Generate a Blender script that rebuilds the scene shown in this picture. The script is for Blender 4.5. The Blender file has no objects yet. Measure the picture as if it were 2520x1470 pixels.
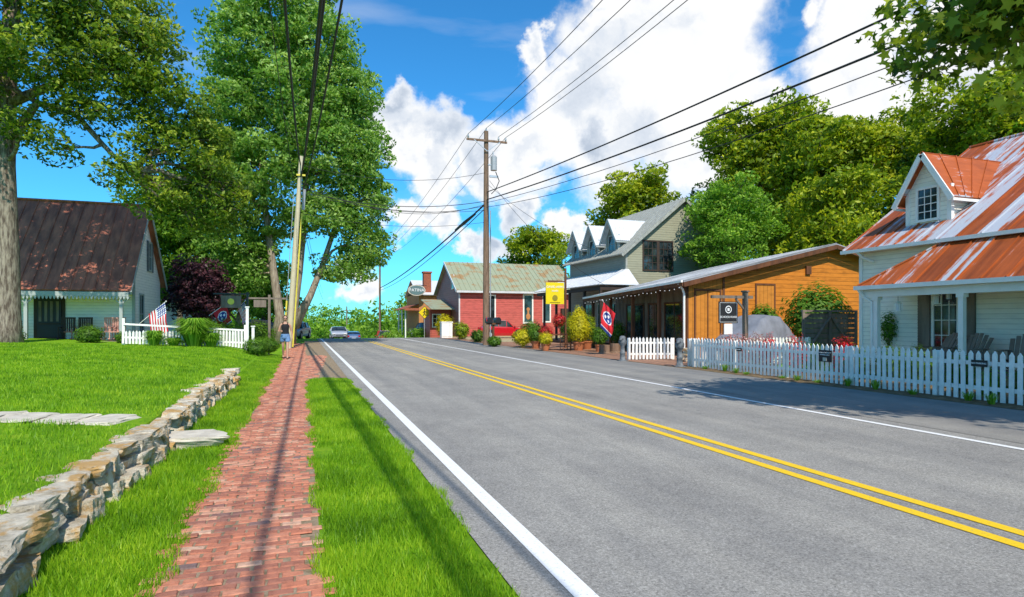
import bpy, bmesh, math, random
import numpy as np
from mathutils import Vector, Matrix, noise
random.seed(3)
S=bpy.context.scene
COL=S.collection
# ------------------------------------------------------------------ materials
def nm(name):
    m=bpy.data.materials.new(name); m.use_nodes=True
    nt=m.node_tree; b=nt.nodes['Principled BSDF']; return m,nt,b
def nd(nt,t,**k):
    n=nt.nodes.new(t)
    for a,v in k.items(): setattr(n,a,v)
    return n
def ramp(nt,stops):
    r=nt.nodes.new('ShaderNodeValToRGB'); e=r.color_ramp.elements
    while len(e)<len(stops): e.new(.5)
    for x,(p,c) in zip(e,stops): x.position=p; x.color=(*c,1)
    return r
def coords(nt,scale=(1,1,1)):
    t=nd(nt,'ShaderNodeTexCoord'); mp=nd(nt,'ShaderNodeMapping'); mp.inputs['Scale'].default_value=scale
    nt.links.new(t.outputs['Object'],mp.inputs['Vector']); return mp.outputs['Vector']
def noi(nt,vec,scale,detail=5,rough=.6):
    n=nd(nt,'ShaderNodeTexNoise'); n.inputs['Scale'].default_value=scale; n.inputs['Detail'].default_value=detail
    n.inputs['Roughness'].default_value=rough; nt.links.new(vec,n.inputs['Vector']); return n.outputs['Fac']
def mathn(nt,op,a,b=None,c=None):
    n=nd(nt,'ShaderNodeMath',operation=op)
    for i,x in enumerate((a,b,c)):
        if x is None: continue
        if isinstance(x,(int,float)): n.inputs[i].default_value=x
        else: nt.links.new(x,n.inputs[i])
    return n.outputs[0]
def mixc(nt,fac,a,b,mode='MIX'):
    n=nd(nt,'ShaderNodeMix',data_type='RGBA',blend_type=mode)
    for s,x in ((n.inputs[0],fac),(n.inputs[6],a),(n.inputs[7],b)):
        if isinstance(x,(int,float)): s.default_value=x
        elif isinstance(x,tuple): s.default_value=(*x,1)
        else: nt.links.new(x,s)
    return n.outputs[2]
def bump(nt,b,h,strength=.3,dist=.02):
    n=nd(nt,'ShaderNodeBump'); n.inputs['Strength'].default_value=strength; n.inputs['Distance'].default_value=dist
    nt.links.new(h,n.inputs['Height']); nt.links.new(n.outputs['Normal'],b.inputs['Normal'])
def M(name,c,c2=None,rough=.7,scale=3,stretch=(1,1,1),bmp=.2,bscale=40,metal=0,spec=.3,lo=.35,hi=.65):
    m,nt,b=nm(name); v=coords(nt,stretch)
    if c2 is None: c2=tuple(x*.72 for x in c)
    r=ramp(nt,[(lo,c2),(hi,c)]); nt.links.new(noi(nt,v,scale,7),r.inputs['Fac'])
    nt.links.new(r.outputs['Color'],b.inputs['Base Color'])
    b.inputs['Roughness'].default_value=rough; b.inputs['Metallic'].default_value=metal
    b.inputs['Specular IOR Level'].default_value=spec
    if bmp: bump(nt,b,noi(nt,v,bscale,4),bmp)
    return m
def SID(name,c,pitch=.13,axis='Z',rough=.6,dark=.55,var=.85):
    m,nt,b=nm(name); v=coords(nt); sp=nd(nt,'ShaderNodeSeparateXYZ'); nt.links.new(v,sp.inputs[0])
    z=sp.outputs[axis]
    fr=mathn(nt,'FRACT',mathn(nt,'MULTIPLY',z,1/pitch))
    r=ramp(nt,[(0,(dark,)*3),(.14,(1,1,1))]); nt.links.new(fr,r.inputs['Fac'])
    row=mathn(nt,'FLOOR',mathn(nt,'MULTIPLY',z,1/pitch))
    wn=nd(nt,'ShaderNodeTexWhiteNoise',noise_dimensions='1D'); nt.links.new(row,wn.inputs['W'])
    nz=noi(nt,coords(nt,(1,1,3)),2.2,6)
    r2=ramp(nt,[(.3,(var,)*3),(.65,(1,1,1))]); nt.links.new(mathn(nt,'MULTIPLY_ADD',wn.outputs['Value'],.15,nz),r2.inputs['Fac'])
    cc=mixc(nt,1.0,mixc(nt,1.0,c,r.outputs['Color'],'MULTIPLY'),r2.outputs['Color'],'MULTIPLY')
    nt.links.new(cc,b.inputs['Base Color']); b.inputs['Roughness'].default_value=rough
    b.inputs['Specular IOR Level'].default_value=.25
    bump(nt,b,mathn(nt,'SUBTRACT',1,fr),.6,.02); return m
def ATTR(name,stops,trans=0.0,rough=.6,spec=.2):
    m,nt,b=nm(name); a=nd(nt,'ShaderNodeAttribute',attribute_name='v')
    r=ramp(nt,stops); nt.links.new(a.outputs['Fac'],r.inputs['Fac'])
    nt.links.new(r.outputs['Color'],b.inputs['Base Color']); b.inputs['Roughness'].default_value=rough
    b.inputs['Specular IOR Level'].default_value=spec
    if trans:
        t=nd(nt,'ShaderNodeBsdfTranslucent'); mx=nd(nt,'ShaderNodeMixShader'); mx.inputs[0].default_value=trans
        cc=mixc(nt,1.0,r.outputs['Color'],(1.3,1.3,.6),'MULTIPLY'); nt.links.new(cc,t.inputs['Color'])
        nt.links.new(b.outputs[0],mx.inputs[1]); nt.links.new(t.outputs[0],mx.inputs[2])
        nt.links.new(mx.outputs[0],nt.nodes['Material Output'].inputs['Surface'])
    return m
def RUST(name,base,rust,pitch=.6,amt=.5,axis='Y'):
    m,nt,b=nm(name); v=coords(nt)
    sp=nd(nt,'ShaderNodeSeparateXYZ'); nt.links.new(v,sp.inputs[0])
    row=mathn(nt,'FLOOR',mathn(nt,'MULTIPLY',sp.outputs[axis],1/pitch))
    wn=nd(nt,'ShaderNodeTexWhiteNoise',noise_dimensions='1D'); nt.links.new(row,wn.inputs['W'])
    sc=(.3,5,.3) if axis=='Y' else (5,.3,.3)
    st=noi(nt,coords(nt,sc),1.3,7,.7)
    bl=noi(nt,v,.8,6,.65)
    s=mathn(nt,'ADD',mathn(nt,'MULTIPLY',wn.outputs['Value'],.3),mathn(nt,'ADD',mathn(nt,'MULTIPLY',st,1.0),mathn(nt,'MULTIPLY',bl,.45)))
    r=ramp(nt,[(.0,base),(amt,base),(amt+.05,tuple((x+y)/2 for x,y in zip(base,rust))),(amt+.1,rust),(.85,tuple(x*.4 for x in rust))])
    mr=nd(nt,'ShaderNodeMapRange'); mr.inputs[1].default_value=.5; mr.inputs[2].default_value=1.3; nt.links.new(s,mr.inputs[0])
    nt.links.new(mr.outputs[0],r.inputs['Fac']); nt.links.new(r.outputs['Color'],b.inputs['Base Color'])
    b.inputs['Roughness'].default_value=.55; b.inputs['Specular IOR Level'].default_value=.3
    bump(nt,b,noi(nt,v,25,4),.15); return m
def flat(name,c,rough=.5,metal=0,spec=.4,coat=0):
    m=M(name,c,tuple(x*.9 for x in c),rough,4,(1,1,1),0,10,metal,spec)
    m.node_tree.nodes['Principled BSDF'].inputs['Coat Weight'].default_value=coat
    return m
white=M('white_paint',(.92,.9,.86),(.78,.76,.7),.5,6)
whitetrim=M('white_trim',(.88,.86,.82),(.8,.78,.74),.45,3,bmp=.05)
wsiding=SID('white_siding',(.93,.88,.76),.14)
bsiding=SID('left_house_siding',(.95,.88,.8),.15)
rsiding=SID('red_siding',(.56,.12,.1),.2,dark=.4,var=.62)
gsiding=SID('gray_siding',(.33,.32,.225),.16,dark=.45)
gdark=SID('gray_dark_siding',(.28,.275,.24),.16)
osiding=SID('brown_siding',(.6,.205,.022),.2,dark=.4,var=.64)
oboard=SID('brown_boards',(.6,.23,.035),.22,'X',var=.7,dark=.4)
brownw=M('brown_wood',(.18,.07,.03),(.09,.037,.018),.7,3,(1,1,.3))
darkw=M('dark_wood',(.06,.04,.03),None,.7)
greyw=M('grey_wood',(.26,.21,.17),(.13,.1,.075),.8,3,(1,1,.25))
polew=M('pole_wood',(.3,.19,.125),(.13,.08,.05),.85,3,(6,6,.5),.4,20)
rust1=RUST('rusty_tin',(.45,.48,.54),(.42,.095,.02),.62,.34)
rust1b=RUST('rusty_tin_porch',(.45,.48,.53),(.44,.1,.02),.62,.18)
rustL=M('brown_tin',(.52,.17,.1),(.26,.085,.055),.6,1.0,(4,1,1),.1,20)
tin=RUST('grey_tin',(.5,.52,.55),(.36,.37,.39),.4,.3)
tinw=M('white_tin',(.68,.69,.7),(.55,.56,.58),.45,2,(1,3,1),.05)
shing=M('grey_shingle',(.42,.42,.37),(.26,.26,.23),.8,4,(1,4,1),.2)
greenroof=M('green_tin',(.3,.33,.22),(.32,.2,.09),.6,.9,(1,1,1),.1,30,lo=.38,hi=.5)
glass,_nt,_b=nm('window_glass'); _b.inputs['Roughness'].default_value=.05; _b.inputs['Specular IOR Level'].default_value=.8
_r=ramp(_nt,[(.4,(.008,.012,.014)),(.7,(.05,.07,.08))]); _nt.links.new(noi(_nt,coords(_nt),1.5,3),_r.inputs['Fac']); _nt.links.new(_r.outputs['Color'],_b.inputs['Base Color'])
black=flat('black_metal',(.02,.02,.022),.4)
blk=flat('black_board',(.025,.025,.027),.5)
greym=flat('grey_metal',(.4,.41,.42),.45,.2)
galv=flat('galvanised',(.5,.51,.52),.4,.4)
wire_m=flat('wire_black',(.02,.02,.02),.6)
terra=M('terracotta',(.5,.17,.07))
rubber=flat('rubber',(.018,.018,.018),.85)
redp=flat('red_car_paint',(.55,.012,.02),.25,coat=.8)
bluep=flat('blue_car_paint',(.06,.12,.25),.25,coat=.8)
silp=flat('silver_car_paint',(.55,.57,.6),.3,.3,coat=.6)
whp=flat('white_car_paint',(.7,.72,.75),.3,coat=.6)
lampw=flat('headlight',(.8,.8,.82),.1); lampr=flat('taillight',(.4,.01,.01),.2)
yel=flat('yellow_sign',(.82,.62,.005),.5); textw=flat('white_letters',(.85,.85,.83),.6)
stone_pole=M('carved_stone',(.2,.215,.225),(.08,.09,.1),.8,8,bmp=.5)
concrete=M('concrete',(.66,.6,.49),(.46,.41,.33),.85,5,bmp=.4)
brickred=M('chimney_brick',(.4,.12,.06),(.24,.08,.05),.85,6)
orangew=M('orange_wall',(.55,.25,.09),(.44,.18,.07),.8)
cloth=M('car_cover',(.25,.26,.3),(.16,.17,.195),.75,1.5,bmp=.1)
skin_m=flat('skin',(.55,.3,.2),.55); denim=M('denim',(.16,.28,.48),(.11,.2,.36),.85,20); blackc=flat('black_cloth',(.015,.015,.017),.9); hairm=M('dark_hair',(.05,.03,.02),None,.6,20)
pinkm=flat('pink_paint',(.65,.33,.25),.6); bluegrey=flat('blue_grey_paint',(.42,.45,.43),.55)
redc=flat('red_cloth',(.65,.02,.03),.8); navy=flat('navy_cloth',(.02,.05,.26),.8); whc=flat('white_cloth',(.85,.85,.85),.8)
pole_y=flat('pale_pole',(.6,.53,.36),.7); guard=flat('yellow_guard',(.78,.66,.08),.5)
# vegetation
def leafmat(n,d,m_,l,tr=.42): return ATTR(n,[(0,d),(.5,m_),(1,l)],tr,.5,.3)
L_maple=leafmat('maple_leaves',(.06,.15,.018),(.19,.37,.045),(.47,.63,.19))
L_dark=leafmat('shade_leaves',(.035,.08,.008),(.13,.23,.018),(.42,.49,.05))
L_yel=leafmat('yellow_green_leaves',(.05,.1,.006),(.24,.34,.012),(.56,.58,.03))
L_light=leafmat('light_green_leaves',(.06,.15,.01),(.19,.38,.025),(.4,.58,.08))
L_plum=leafmat('plum_leaves',(.015,.008,.012),(.055,.018,.028),(.12,.04,.05),.15)
L_shrub=leafmat('shrub_leaves',(.03,.08,.008),(.1,.22,.015),(.22,.38,.035))
L_gold=leafmat('golden_leaves',(.22,.24,.01),(.6,.54,.015),(.82,.7,.03))
L_red=leafmat('red_flowers',(.05,.13,.01),(.55,.01,.025),(.7,.04,.05),.2)
L_pink=leafmat('mixed_flowers',(.06,.17,.01),(.5,.12,.14),(.85,.7,.6),.2)
grassm=leafmat('grass_blades',(.08,.2,.008),(.22,.43,.012),(.42,.58,.03),.42)
bark=M('bark',(.36,.3,.23),(.11,.08,.06),.9,2.5,(5,5,1),.9,14,lo=.4,hi=.62)
bark2=M('maple_bark',(.42,.35,.26),(.18,.135,.1),.9,2.5,(4,4,.8),.8,14)
# ground materials
def ground_mat():
    m,nt,b=nm('grass_ground'); v=coords(nt)
    r=ramp(nt,[(.3,(.1,.24,.01)),(.5,(.2,.4,.015)),(.68,(.33,.5,.025))]); nt.links.new(noi(nt,v,2.5,9,.75),r.inputs['Fac'])
    r2=ramp(nt,[(.35,(.75,.8,.7)),(.65,(1.05,1.05,1))]); nt.links.new(noi(nt,v,.35,3),r2.inputs['Fac'])
    nt.links.new(mixc(nt,1.0,r.outputs['Color'],r2.outputs['Color'],'MULTIPLY'),b.inputs['Base Color'])
    b.inputs['Roughness'].default_value=.85; b.inputs['Specular IOR Level'].default_value=.1
    bump(nt,b,noi(nt,v,35,6,.8),.8,.05); return m
def asphalt_mat(name='asphalt',k=1.0):
    m,nt,b=nm(name); v=coords(nt)
    f=noi(nt,v,55,6,.9)
    r=ramp(nt,[(.36,(.09*k,.085*k,.078*k)),(.46,(.27*k,.257*k,.235*k)),(.56,(.36*k,.343*k,.315*k)),(.66,(.62*k,.595*k,.545*k))]); nt.links.new(f,r.inputs['Fac'])
    big=ramp(nt,[(.35,(.82,.825,.84)),(.65,(1.1,1.09,1.06))]); nt.links.new(noi(nt,coords(nt,(1.1,.07,1)),1.2,5,.6),big.inputs['Fac'])
    big2=ramp(nt,[(.3,(.78,.78,.79)),(.6,(1.03,1.03,1.02))]); nt.links.new(noi(nt,v,.7,7,.75),big2.inputs['Fac'])
    vo=nd(nt,'ShaderNodeTexVoronoi'); vo.inputs['Scale'].default_value=1.7; nt.links.new(v,vo.inputs['Vector'])
    sp=ramp(nt,[(.0,(.2,.2,.2)),(.04,(.35,.35,.35)),(.06,(1,1,1))]); nt.links.new(mathn(nt,'MULTIPLY_ADD',noi(nt,v,20,3),.05,mathn(nt,'SUBTRACT',vo.outputs['Distance'],.02)),sp.inputs['Fac'])
    c=mixc(nt,1.0,r.outputs['Color'],big.outputs['Color'],'MULTIPLY'); c=mixc(nt,1.0,c,big2.outputs['Color'],'MULTIPLY'); c=mixc(nt,.8,c,sp.outputs['Color'],'MULTIPLY')
    nt.links.new(c,b.inputs['Base Color']); b.inputs['Roughness'].default_value=.9; b.inputs['Specular IOR Level'].default_value=.12
    bump(nt,b,f,.35,.01); return m
def paint_mat(name,c):
    m,nt,b=nm(name); v=coords(nt)
    r=ramp(nt,[(.34,(.28,.27,.25)),(.39,tuple(x*.85 for x in c)),(.6,c)]); nt.links.new(noi(nt,v,40,6,.8),r.inputs['Fac'])
    nt.links.new(r.outputs['Color'],b.inputs['Base Color']); b.inputs['Roughness'].default_value=.6
    bump(nt,b,noi(nt,v,80,3),.3,.01); return m
G_grass=ground_mat(); G_asph=asphalt_mat(); G_asph2=asphalt_mat('shoulder_asphalt',.88); P_white=paint_mat('road_paint_white',(.86,.85,.82)); P_yel=paint_mat('road_paint_yellow',(.88,.56,.003))
G_pave=M('brown_paving',(.4,.21,.125),(.23,.125,.08),.9,3,bmp=.4,bscale=25)
G_grav=M('gravel',(.5,.41,.24),(.33,.27,.14),.95,4,bmp=.5,bscale=60)
G_soil=M('soil',(.26,.17,.09),(.1,.07,.03),.95,7,bmp=.6,bscale=50)
G_mort=M('sand_joint',(.36,.27,.18),(.2,.15,.085),.95,12,bmp=.5,bscale=80)
rockm,nt_,b_=nm('limestone'); v_=coords(nt_)
r_=ramp(nt_,[(.32,(.12,.095,.065)),(.42,(.45,.38,.27)),(.52,(.68,.6,.46)),(.66,(.84,.76,.62))]); nt_.links.new(noi(nt_,v_,3.2,10,.78),r_.inputs['Fac'])
r2_=ramp(nt_,[(.49,(0,0,0)),(.58,(1,1,1))]); nt_.links.new(noi(nt_,v_,2.6,6,.7),r2_.inputs['Fac'])
nt_.links.new(mixc(nt_,mathn(nt_,'MULTIPLY',r2_.outputs['Color'],.85),r_.outputs['Color'],mixc(nt_,r_.outputs['Color'],(.5,.26,.05),(.64,.36,.09))),b_.inputs['Base Color']); b_.inputs['Roughness'].default_value=.9
bump(nt_,b_,noi(nt_,v_,18,7,.75),1.0,.04)
brickm,nt_,b_=nm('paving_brick'); a_=nd(nt_,'ShaderNodeAttribute',attribute_name='v')
r_=ramp(nt_,[(0,(.2,.13,.12)),(.2,(.36,.14,.09)),(.5,(.52,.18,.1)),(.8,(.6,.26,.16)),(1,(.6,.38,.26))]); nt_.links.new(a_.outputs['Fac'],r_.inputs['Fac'])
v_=coords(nt_); r2_=ramp(nt_,[(.3,(.55,.5,.47)),(.55,(1,1,1))]); nt_.links.new(noi(nt_,v_,20,8,.8),r2_.inputs['Fac'])
nt_.links.new(mixc(nt_,1.0,r_.outputs['Color'],r2_.outputs['Color'],'MULTIPLY'),b_.inputs['Base Color']); b_.inputs['Roughness'].default_value=.85
bump(nt_,b_,noi(nt_,v_,50,5,.7),.5,.01)
# ------------------------------------------------------------------ mesh helpers
def empty(name,loc=(0,0,0),rz=0):
    e=bpy.data.objects.new(name,None); COL.objects.link(e); e.location=loc; e.rotation_euler=(0,0,rz); e.empty_display_size=.2; return e
def link(name,me,parent=None):
    o=bpy.data.objects.new(name,me); COL.objects.link(o)
    if parent: o.parent=parent
    return o
class MB:
    def __init__(s): s.v=[];s.f=[];s.m=[]
    def poly(s,pts,m=0):
        n=len(s.v); s.v+=[tuple(p) for p in pts]; s.f.append(tuple(range(n,n+len(pts)))); s.m.append(m); return s
    def hexa(s,p,m=0):
        n=len(s.v); s.v+=[tuple(q) for q in p]
        for f in ((0,3,2,1),(4,5,6,7),(0,1,5,4),(1,2,6,5),(2,3,7,6),(3,0,4,7)):
            s.f.append(tuple(n+i for i in f)); s.m.append(m)
        return s
    def box(s,x0,x1,y0,y1,z0,z1,m=0):
        return s.hexa([(x0,y0,z0),(x1,y0,z0),(x1,y1,z0),(x0,y1,z0),(x0,y0,z1),(x1,y0,z1),(x1,y1,z1),(x0,y1,z1)],m)
    def beam(s,p,q,w,h,m=0,up=(0,0,1)):
        p=Vector(p);q=Vector(q);d=(q-p).normalized();u=Vector(up)
        if abs(d.dot(u))>.98: u=Vector((0,1,0))
        sd=d.cross(u).normalized(); u=sd.cross(d).normalized(); a=sd*w/2; b=u*h/2
        return s.hexa([p-a-b,p+a-b,q+a-b,q-a-b,p-a+b,p+a+b,q+a+b,q-a+b],m)
    def slab(s,quad,t,m=0):
        q=[Vector(p) for p in quad]; n=(q[1]-q[0]).cross(q[3]-q[0]).normalized()
        if n.z<0: n=-n
        return s.hexa([p-n*t for p in q]+q,m)
    def ext(s,pts,d,m=0):
        n=len(pts); d=Vector(d); a=[Vector(p) for p in pts]; b=[p+d for p in a]
        s.poly(a[::-1],m); s.poly(b,m)
        for i in range(n): s.poly([a[i],a[(i+1)%n],b[(i+1)%n],b[i]],m)
        return s
    def rings(s,R,n=20,m=0):
        """R: list of (cx,cy,cz,rx,ry)"""
        base=len(s.v)
        for cx,cy,cz,rx,ry in R:
            for j in range(n): t=2*math.pi*j/n; s.v.append((cx+rx*math.cos(t),cy+ry*math.sin(t),cz))
        for i in range(len(R)-1):
            for j in range(n): j2=(j+1)%n; s.f.append((base+i*n+j,base+i*n+j2,base+(i+1)*n+j2,base+(i+1)*n+j)); s.m.append(m)
        return s
    def tube(s,pts,rad,n=8,m=0):
        pts=[Vector(p) for p in pts]; k=len(pts)
        if not hasattr(rad,'__len__'): rad=[rad]*k
        base=len(s.v); ref=None
        for i,p in enumerate(pts):
            d=(pts[min(i+1,k-1)]-pts[max(i-1,0)]).normalized()
            r=Vector((0,0,1)) if abs(d.z)<.9 else Vector((1,0,0))
            a=d.cross(r).normalized()
            if ref is not None:
                a=(ref-d*ref.dot(d)).normalized()
            ref=a; b=d.cross(a)
            for j in range(n):
                t=2*math.pi*j/n; s.v.append(tuple(p+(a*math.cos(t)+b*math.sin(t))*rad[i]))
        for i in range(k-1):
            for j in range(n):
                j2=(j+1)%n; s.f.append((base+i*n+j,base+i*n+j2,base+(i+1)*n+j2,base+(i+1)*n+j)); s.m.append(m)
        s.f.append(tuple(base+j for j in range(n))[::-1]); s.m.append(m)
        s.f.append(tuple(base+(k-1)*n+j for j in range(n))); s.m.append(m)
        return s
    def ball(s,c,r,m=0,n=8,sc=(1,1,1)):
        c=Vector(c); k=n//2+1; base=len(s.v)
        for i in range(k+1):
            ph=math.pi*i/k
            for j in range(n):
                t=2*math.pi*j/n; s.v.append((c.x+r*sc[0]*math.sin(ph)*math.cos(t),c.y+r*sc[1]*math.sin(ph)*math.sin(t),c.z+r*sc[2]*math.cos(ph)))
        for i in range(k):
            for j in range(n):
                j2=(j+1)%n; s.f.append((base+i*n+j,base+(i+1)*n+j,base+(i+1)*n+j2,base+i*n+j2)); s.m.append(m)
        return s
    def obj(s,name,mats,parent=None,smooth=False,bevel=0,fix=True):
        me=bpy.data.meshes.new(name); me.from_pydata(s.v,[],s.f)
        if not isinstance(mats,(list,tuple)): mats=[mats]
        for x in mats: me.materials.append(x)
        me.polygons.foreach_set('material_index',s.m)
        if fix:
            bm=bmesh.new(); bm.from_mesh(me); bmesh.ops.recalc_face_normals(bm,faces=bm.faces); bm.to_mesh(me); bm.free()
        if smooth: me.polygons.foreach_set('use_smooth',[True]*len(me.polygons))
        o=link(name,me,parent)
        if bevel:
            md=o.modifiers.new('b','BEVEL'); md.width=bevel; md.segments=2; md.limit_method='ANGLE'
        return o
def npmesh(name,V,k,mat,vals=None,parent=None,smooth=False):
    N=V.shape[0]; me=bpy.data.meshes.new(name)
    me.vertices.add(N*k); me.vertices.foreach_set('co',V.reshape(-1).astype(np.float32))
    me.loops.add(N*k); me.loops.foreach_set('vertex_index',np.arange(N*k,dtype=np.int32))
    me.polygons.add(N); me.polygons.foreach_set('loop_start',np.arange(0,N*k,k,dtype=np.int32))
    me.update(calc_edges=True)
    if vals is not None:
        a=me.attributes.new('v','FLOAT','FACE'); a.data.foreach_set('value',np.clip(vals,0,1).astype(np.float32))
    me.materials.append(mat); me.validate(); return link(name,me,parent)
def text(body,loc,size,mat,parent,rz=0,name='lettering',ext=.004):
    c=bpy.data.curves.new(name,'FONT'); c.body=body; c.size=size; c.align_x='CENTER'; c.align_y='CENTER'; c.extrude=ext
    c.materials.append(mat); o=bpy.data.objects.new(name,c); COL.objects.link(o); o.location=loc; o.rotation_euler=(math.pi/2,0,rz)
    o.parent=parent; return o
def sm(x): x=max(0,min(1,x)); return x*x*(3-2*x)
def gz(x,y):
    z=0
    if x<-.9:
        rise=(.36+.04*(min(-x,13)-1.9))*(1-sm((y-46)/12))
        s1=sm((-x-1.74)/.14); s2=sm((-x-1.0)/2.4); t=sm((y-16.5)/3)
        z+=max(rise,.0)*(s1*(1-t)+s2*t)
    d=max(0,y-54); w=max(1-sm((x-13.5)/3),sm((y-98)/40))
    z-=w*6*(1-math.exp(-.0016*d*d/6)); return z
def sheet(name,xs,ys,mat,dz=0,parent=None):
    vs=[];fs=[]
    for y in ys:
        for x in xs: vs.append((x,y,gz(x,y)+dz))
    n=len(xs)
    for j in range(len(ys)-1):
        for i in range(n-1): fs.append((j*n+i,j*n+i+1,(j+1)*n+i+1,(j+1)*n+i))
    me=bpy.data.meshes.new(name); me.from_pydata(vs,[],fs); me.materials.append(mat); return link(name,me,parent)
def fr(a,b,st): return [a+st*i for i in range(int(round((b-a)/st))+1)]
# ------------------------------------------------------------------ ground & road
xs=[-1500,-700,-300,-150,-90,-60,-45,-35,-28,-22,-18,-15,-13,-11,-9,-7,-5.5,-4.5,-3.8,-3.2,-2.7,-2.3,-2.05,-1.92,-1.86,-1.8,-1.76,-1.72,-1.5,-1.2,-.9,-.4,.2,1.2,4,8,12,13.5,14.2,15,15.8,16.5,18,22,28,36,50,80,150,300,700,1500]
ys=fr(-30,0,5)+fr(1,54,1)+fr(56,140,2)+[150,170,200,260,350,500,800,1500]
sheet('ground',xs,ys,G_grass)
YR=fr(-30,54,3)+fr(56,140,2)
sheet('road',[1.2,4,8,12.3],YR,G_asph,.012)
sheet('road_shoulder',[8.95,12.28],YR,G_asph2,.017)
sheet('road_edge_line',[1.5,1.64],YR,P_white,.018)
sheet('road_edge_line',[8.5,8.62],YR,P_white,.018)
sheet('road_centre_line',[4.81,4.94],YR,P_yel,.018)
sheet('road_centre_line',[5.11,5.24],YR,P_yel,.018)
sheet('verge_soil',[12.25,12.6,13.1],fr(-10,54,2),G_soil,.024)
sheet('shopfront_paving',[12.3,13.2,16,20],fr(18.6,62.6,1),G_pave,.029)
sheet('gravel_lot',[13.4,20,34],fr(44,61,1),G_grav,.035)
sheet('parking_lot',[-14,-9,-5,-2],fr(54,80,2),G_asph,.01)
sheet('garden_bed',[13.1,14,15.6],fr(2,18,1),G_soil,.01)
# brick path
empty_path=empty('brick_path')
def pathbase(x0,x1,y0,y1,nm_): 
    sheet(nm_,[x0,x1],fr(y0,y1,1),G_mort,.006,empty_path)
pathbase(-.84,.12,-2,47,'sand_bed'); pathbase(.12,1.2,18,52,'sand_apron')
r=np.random.default_rng(1); Vq=[];vals=[]
def brick(cx,cy,lx,ly,val,h):
    z0=gz(cx,cy)+.002; a=r.normal(0,.0022); t=r.normal(0,.035); c,s_=math.cos(t),math.sin(t)
    def P(x,y,z): return (cx+x*c-y*s_,cy+x*s_+y*c,z0+z+a*np.sign(x)+h)
    i=.006
    b4=[(-lx,-ly),(lx,-ly),(lx,ly),(-lx,ly)]; t4=[(-lx+i,-ly+i),(lx-i,-ly+i),(lx-i,ly-i),(-lx+i,ly-i)]
    B=[P(x,y,.002) for x,y in b4]; T=[P(x,y,.012) for x,y in t4]
    Vq.append(T); vals.append(val)
    for k in range(4): Vq.append([B[k],B[(k+1)%4],T[(k+1)%4],T[k]]); vals.append(val)
y=.8;row=0
while y<46:
    off=(.0 if row%2 else .08)
    wob=.035*math.sin(y*.7)+.02*math.sin(y*2.3)
    x=-.82+off-.06+r.normal(0,.008)
    while x<.1:
        lx=.0785*r.uniform(.93,1.0)
        if x>-.88 and r.random()>.006: brick(x+wob,y+r.normal(0,.003),lx,.0395*r.uniform(.92,1.0),r.beta(1.8,1.7),r.normal(0,.003))
        x+=.163
    y+=.086; row+=1
for k in range(1100):
    x_,y_=r.uniform(.18,1.0),r.uniform(18.2,30)
    if x_<.35+.06*(y_-18) and r.random()<.8: brick(x_,y_,.08,.04,r.random(),r.normal(0,.003))
npmesh('bricks',np.array(Vq),4,brickm,np.array(vals),empty_path)
# ------------------------------------------------------------------ grass blades
def blades(name,n,fx,hmin,hmax,w,seed,dark=0.0):
    r=np.random.default_rng(seed); P=fx(r,n)
    x,y=P[:,0],P[:,1]; N=len(x); z=np.array([gz(a,b) for a,b in zip(x,y)])
    d=np.sqrt(x*x+y*y); h=r.uniform(hmin,hmax,N)*(1+.35*np.sin(x*5+y*3)*np.sin(y*2.1))
    an=r.uniform(0,2*np.pi,N); ww=w*(1+d/9); lean=r.uniform(0,.8,N)*h; la=r.uniform(0,2*np.pi,N)
    V=np.zeros((N,3,3)); dx=np.cos(an)*ww/2; dy=np.sin(an)*ww/2
    V[:,0]=np.stack([x-dx,y-dy,z-.005],1); V[:,1]=np.stack([x+dx,y+dy,z-.005],1)
    V[:,2]=np.stack([x+lean*np.cos(la),y+lean*np.sin(la),z+h],1)
    pat=np.array([noise.noise(Vector((a*1.3,b*1.3,0)))+.6*noise.noise(Vector((a*4,b*4,5))) for a,b in zip(x,y)])
    v=.5+.2*r.normal(size=N)+.45*pat-dark
    npmesh(name,V,3,grassm,v)
def strip(x0,x1,y0,y1,pw=1.6,filt=None):
    def f(r,n):
        t=r.random(n)
        a=.55; y=((y1**a-y0**a)*t+y0**a)**(1/a)
        x=r.uniform(x0,x1,n); P=np.stack([x,y],1)
        if filt is not None: P=P[filt(P[:,0],P[:,1])]
        return P
    return f
blades('verge_grass',80000,strip(.05,1.3,.9,18.3,filt=lambda x,y:(x>.1+.05*np.sin(y*4)+.02*np.sin(y*13))&(x<1.2+.05*np.sin(y*2.7)+.03*np.sin(y*7)+.02*np.sin(y*17))&(y<17.9-.8*np.abs(x-.6))&~((x<.35)&(np.abs(y-7.9)<.3))),.03,.08,.006,1)
blades('lawn_grass',80000,strip(-1.75,-.7,.9,30,filt=lambda x,y:(x<-.83+.05*np.sin(y*3.1)+.02*np.sin(y*9)+.02*np.sin(y*19))),.03,.08,.006,2)
def flt(x,y):
    wy=8.8-.3*(x+1.9)
    return (x>-.52*y-1)&~((np.abs(y-wy)<.38))
blades('upper_lawn_grass',200000,strip(-13,-1.86,1.5,30,filt=flt),.03,.075,.0065,3)
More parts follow.
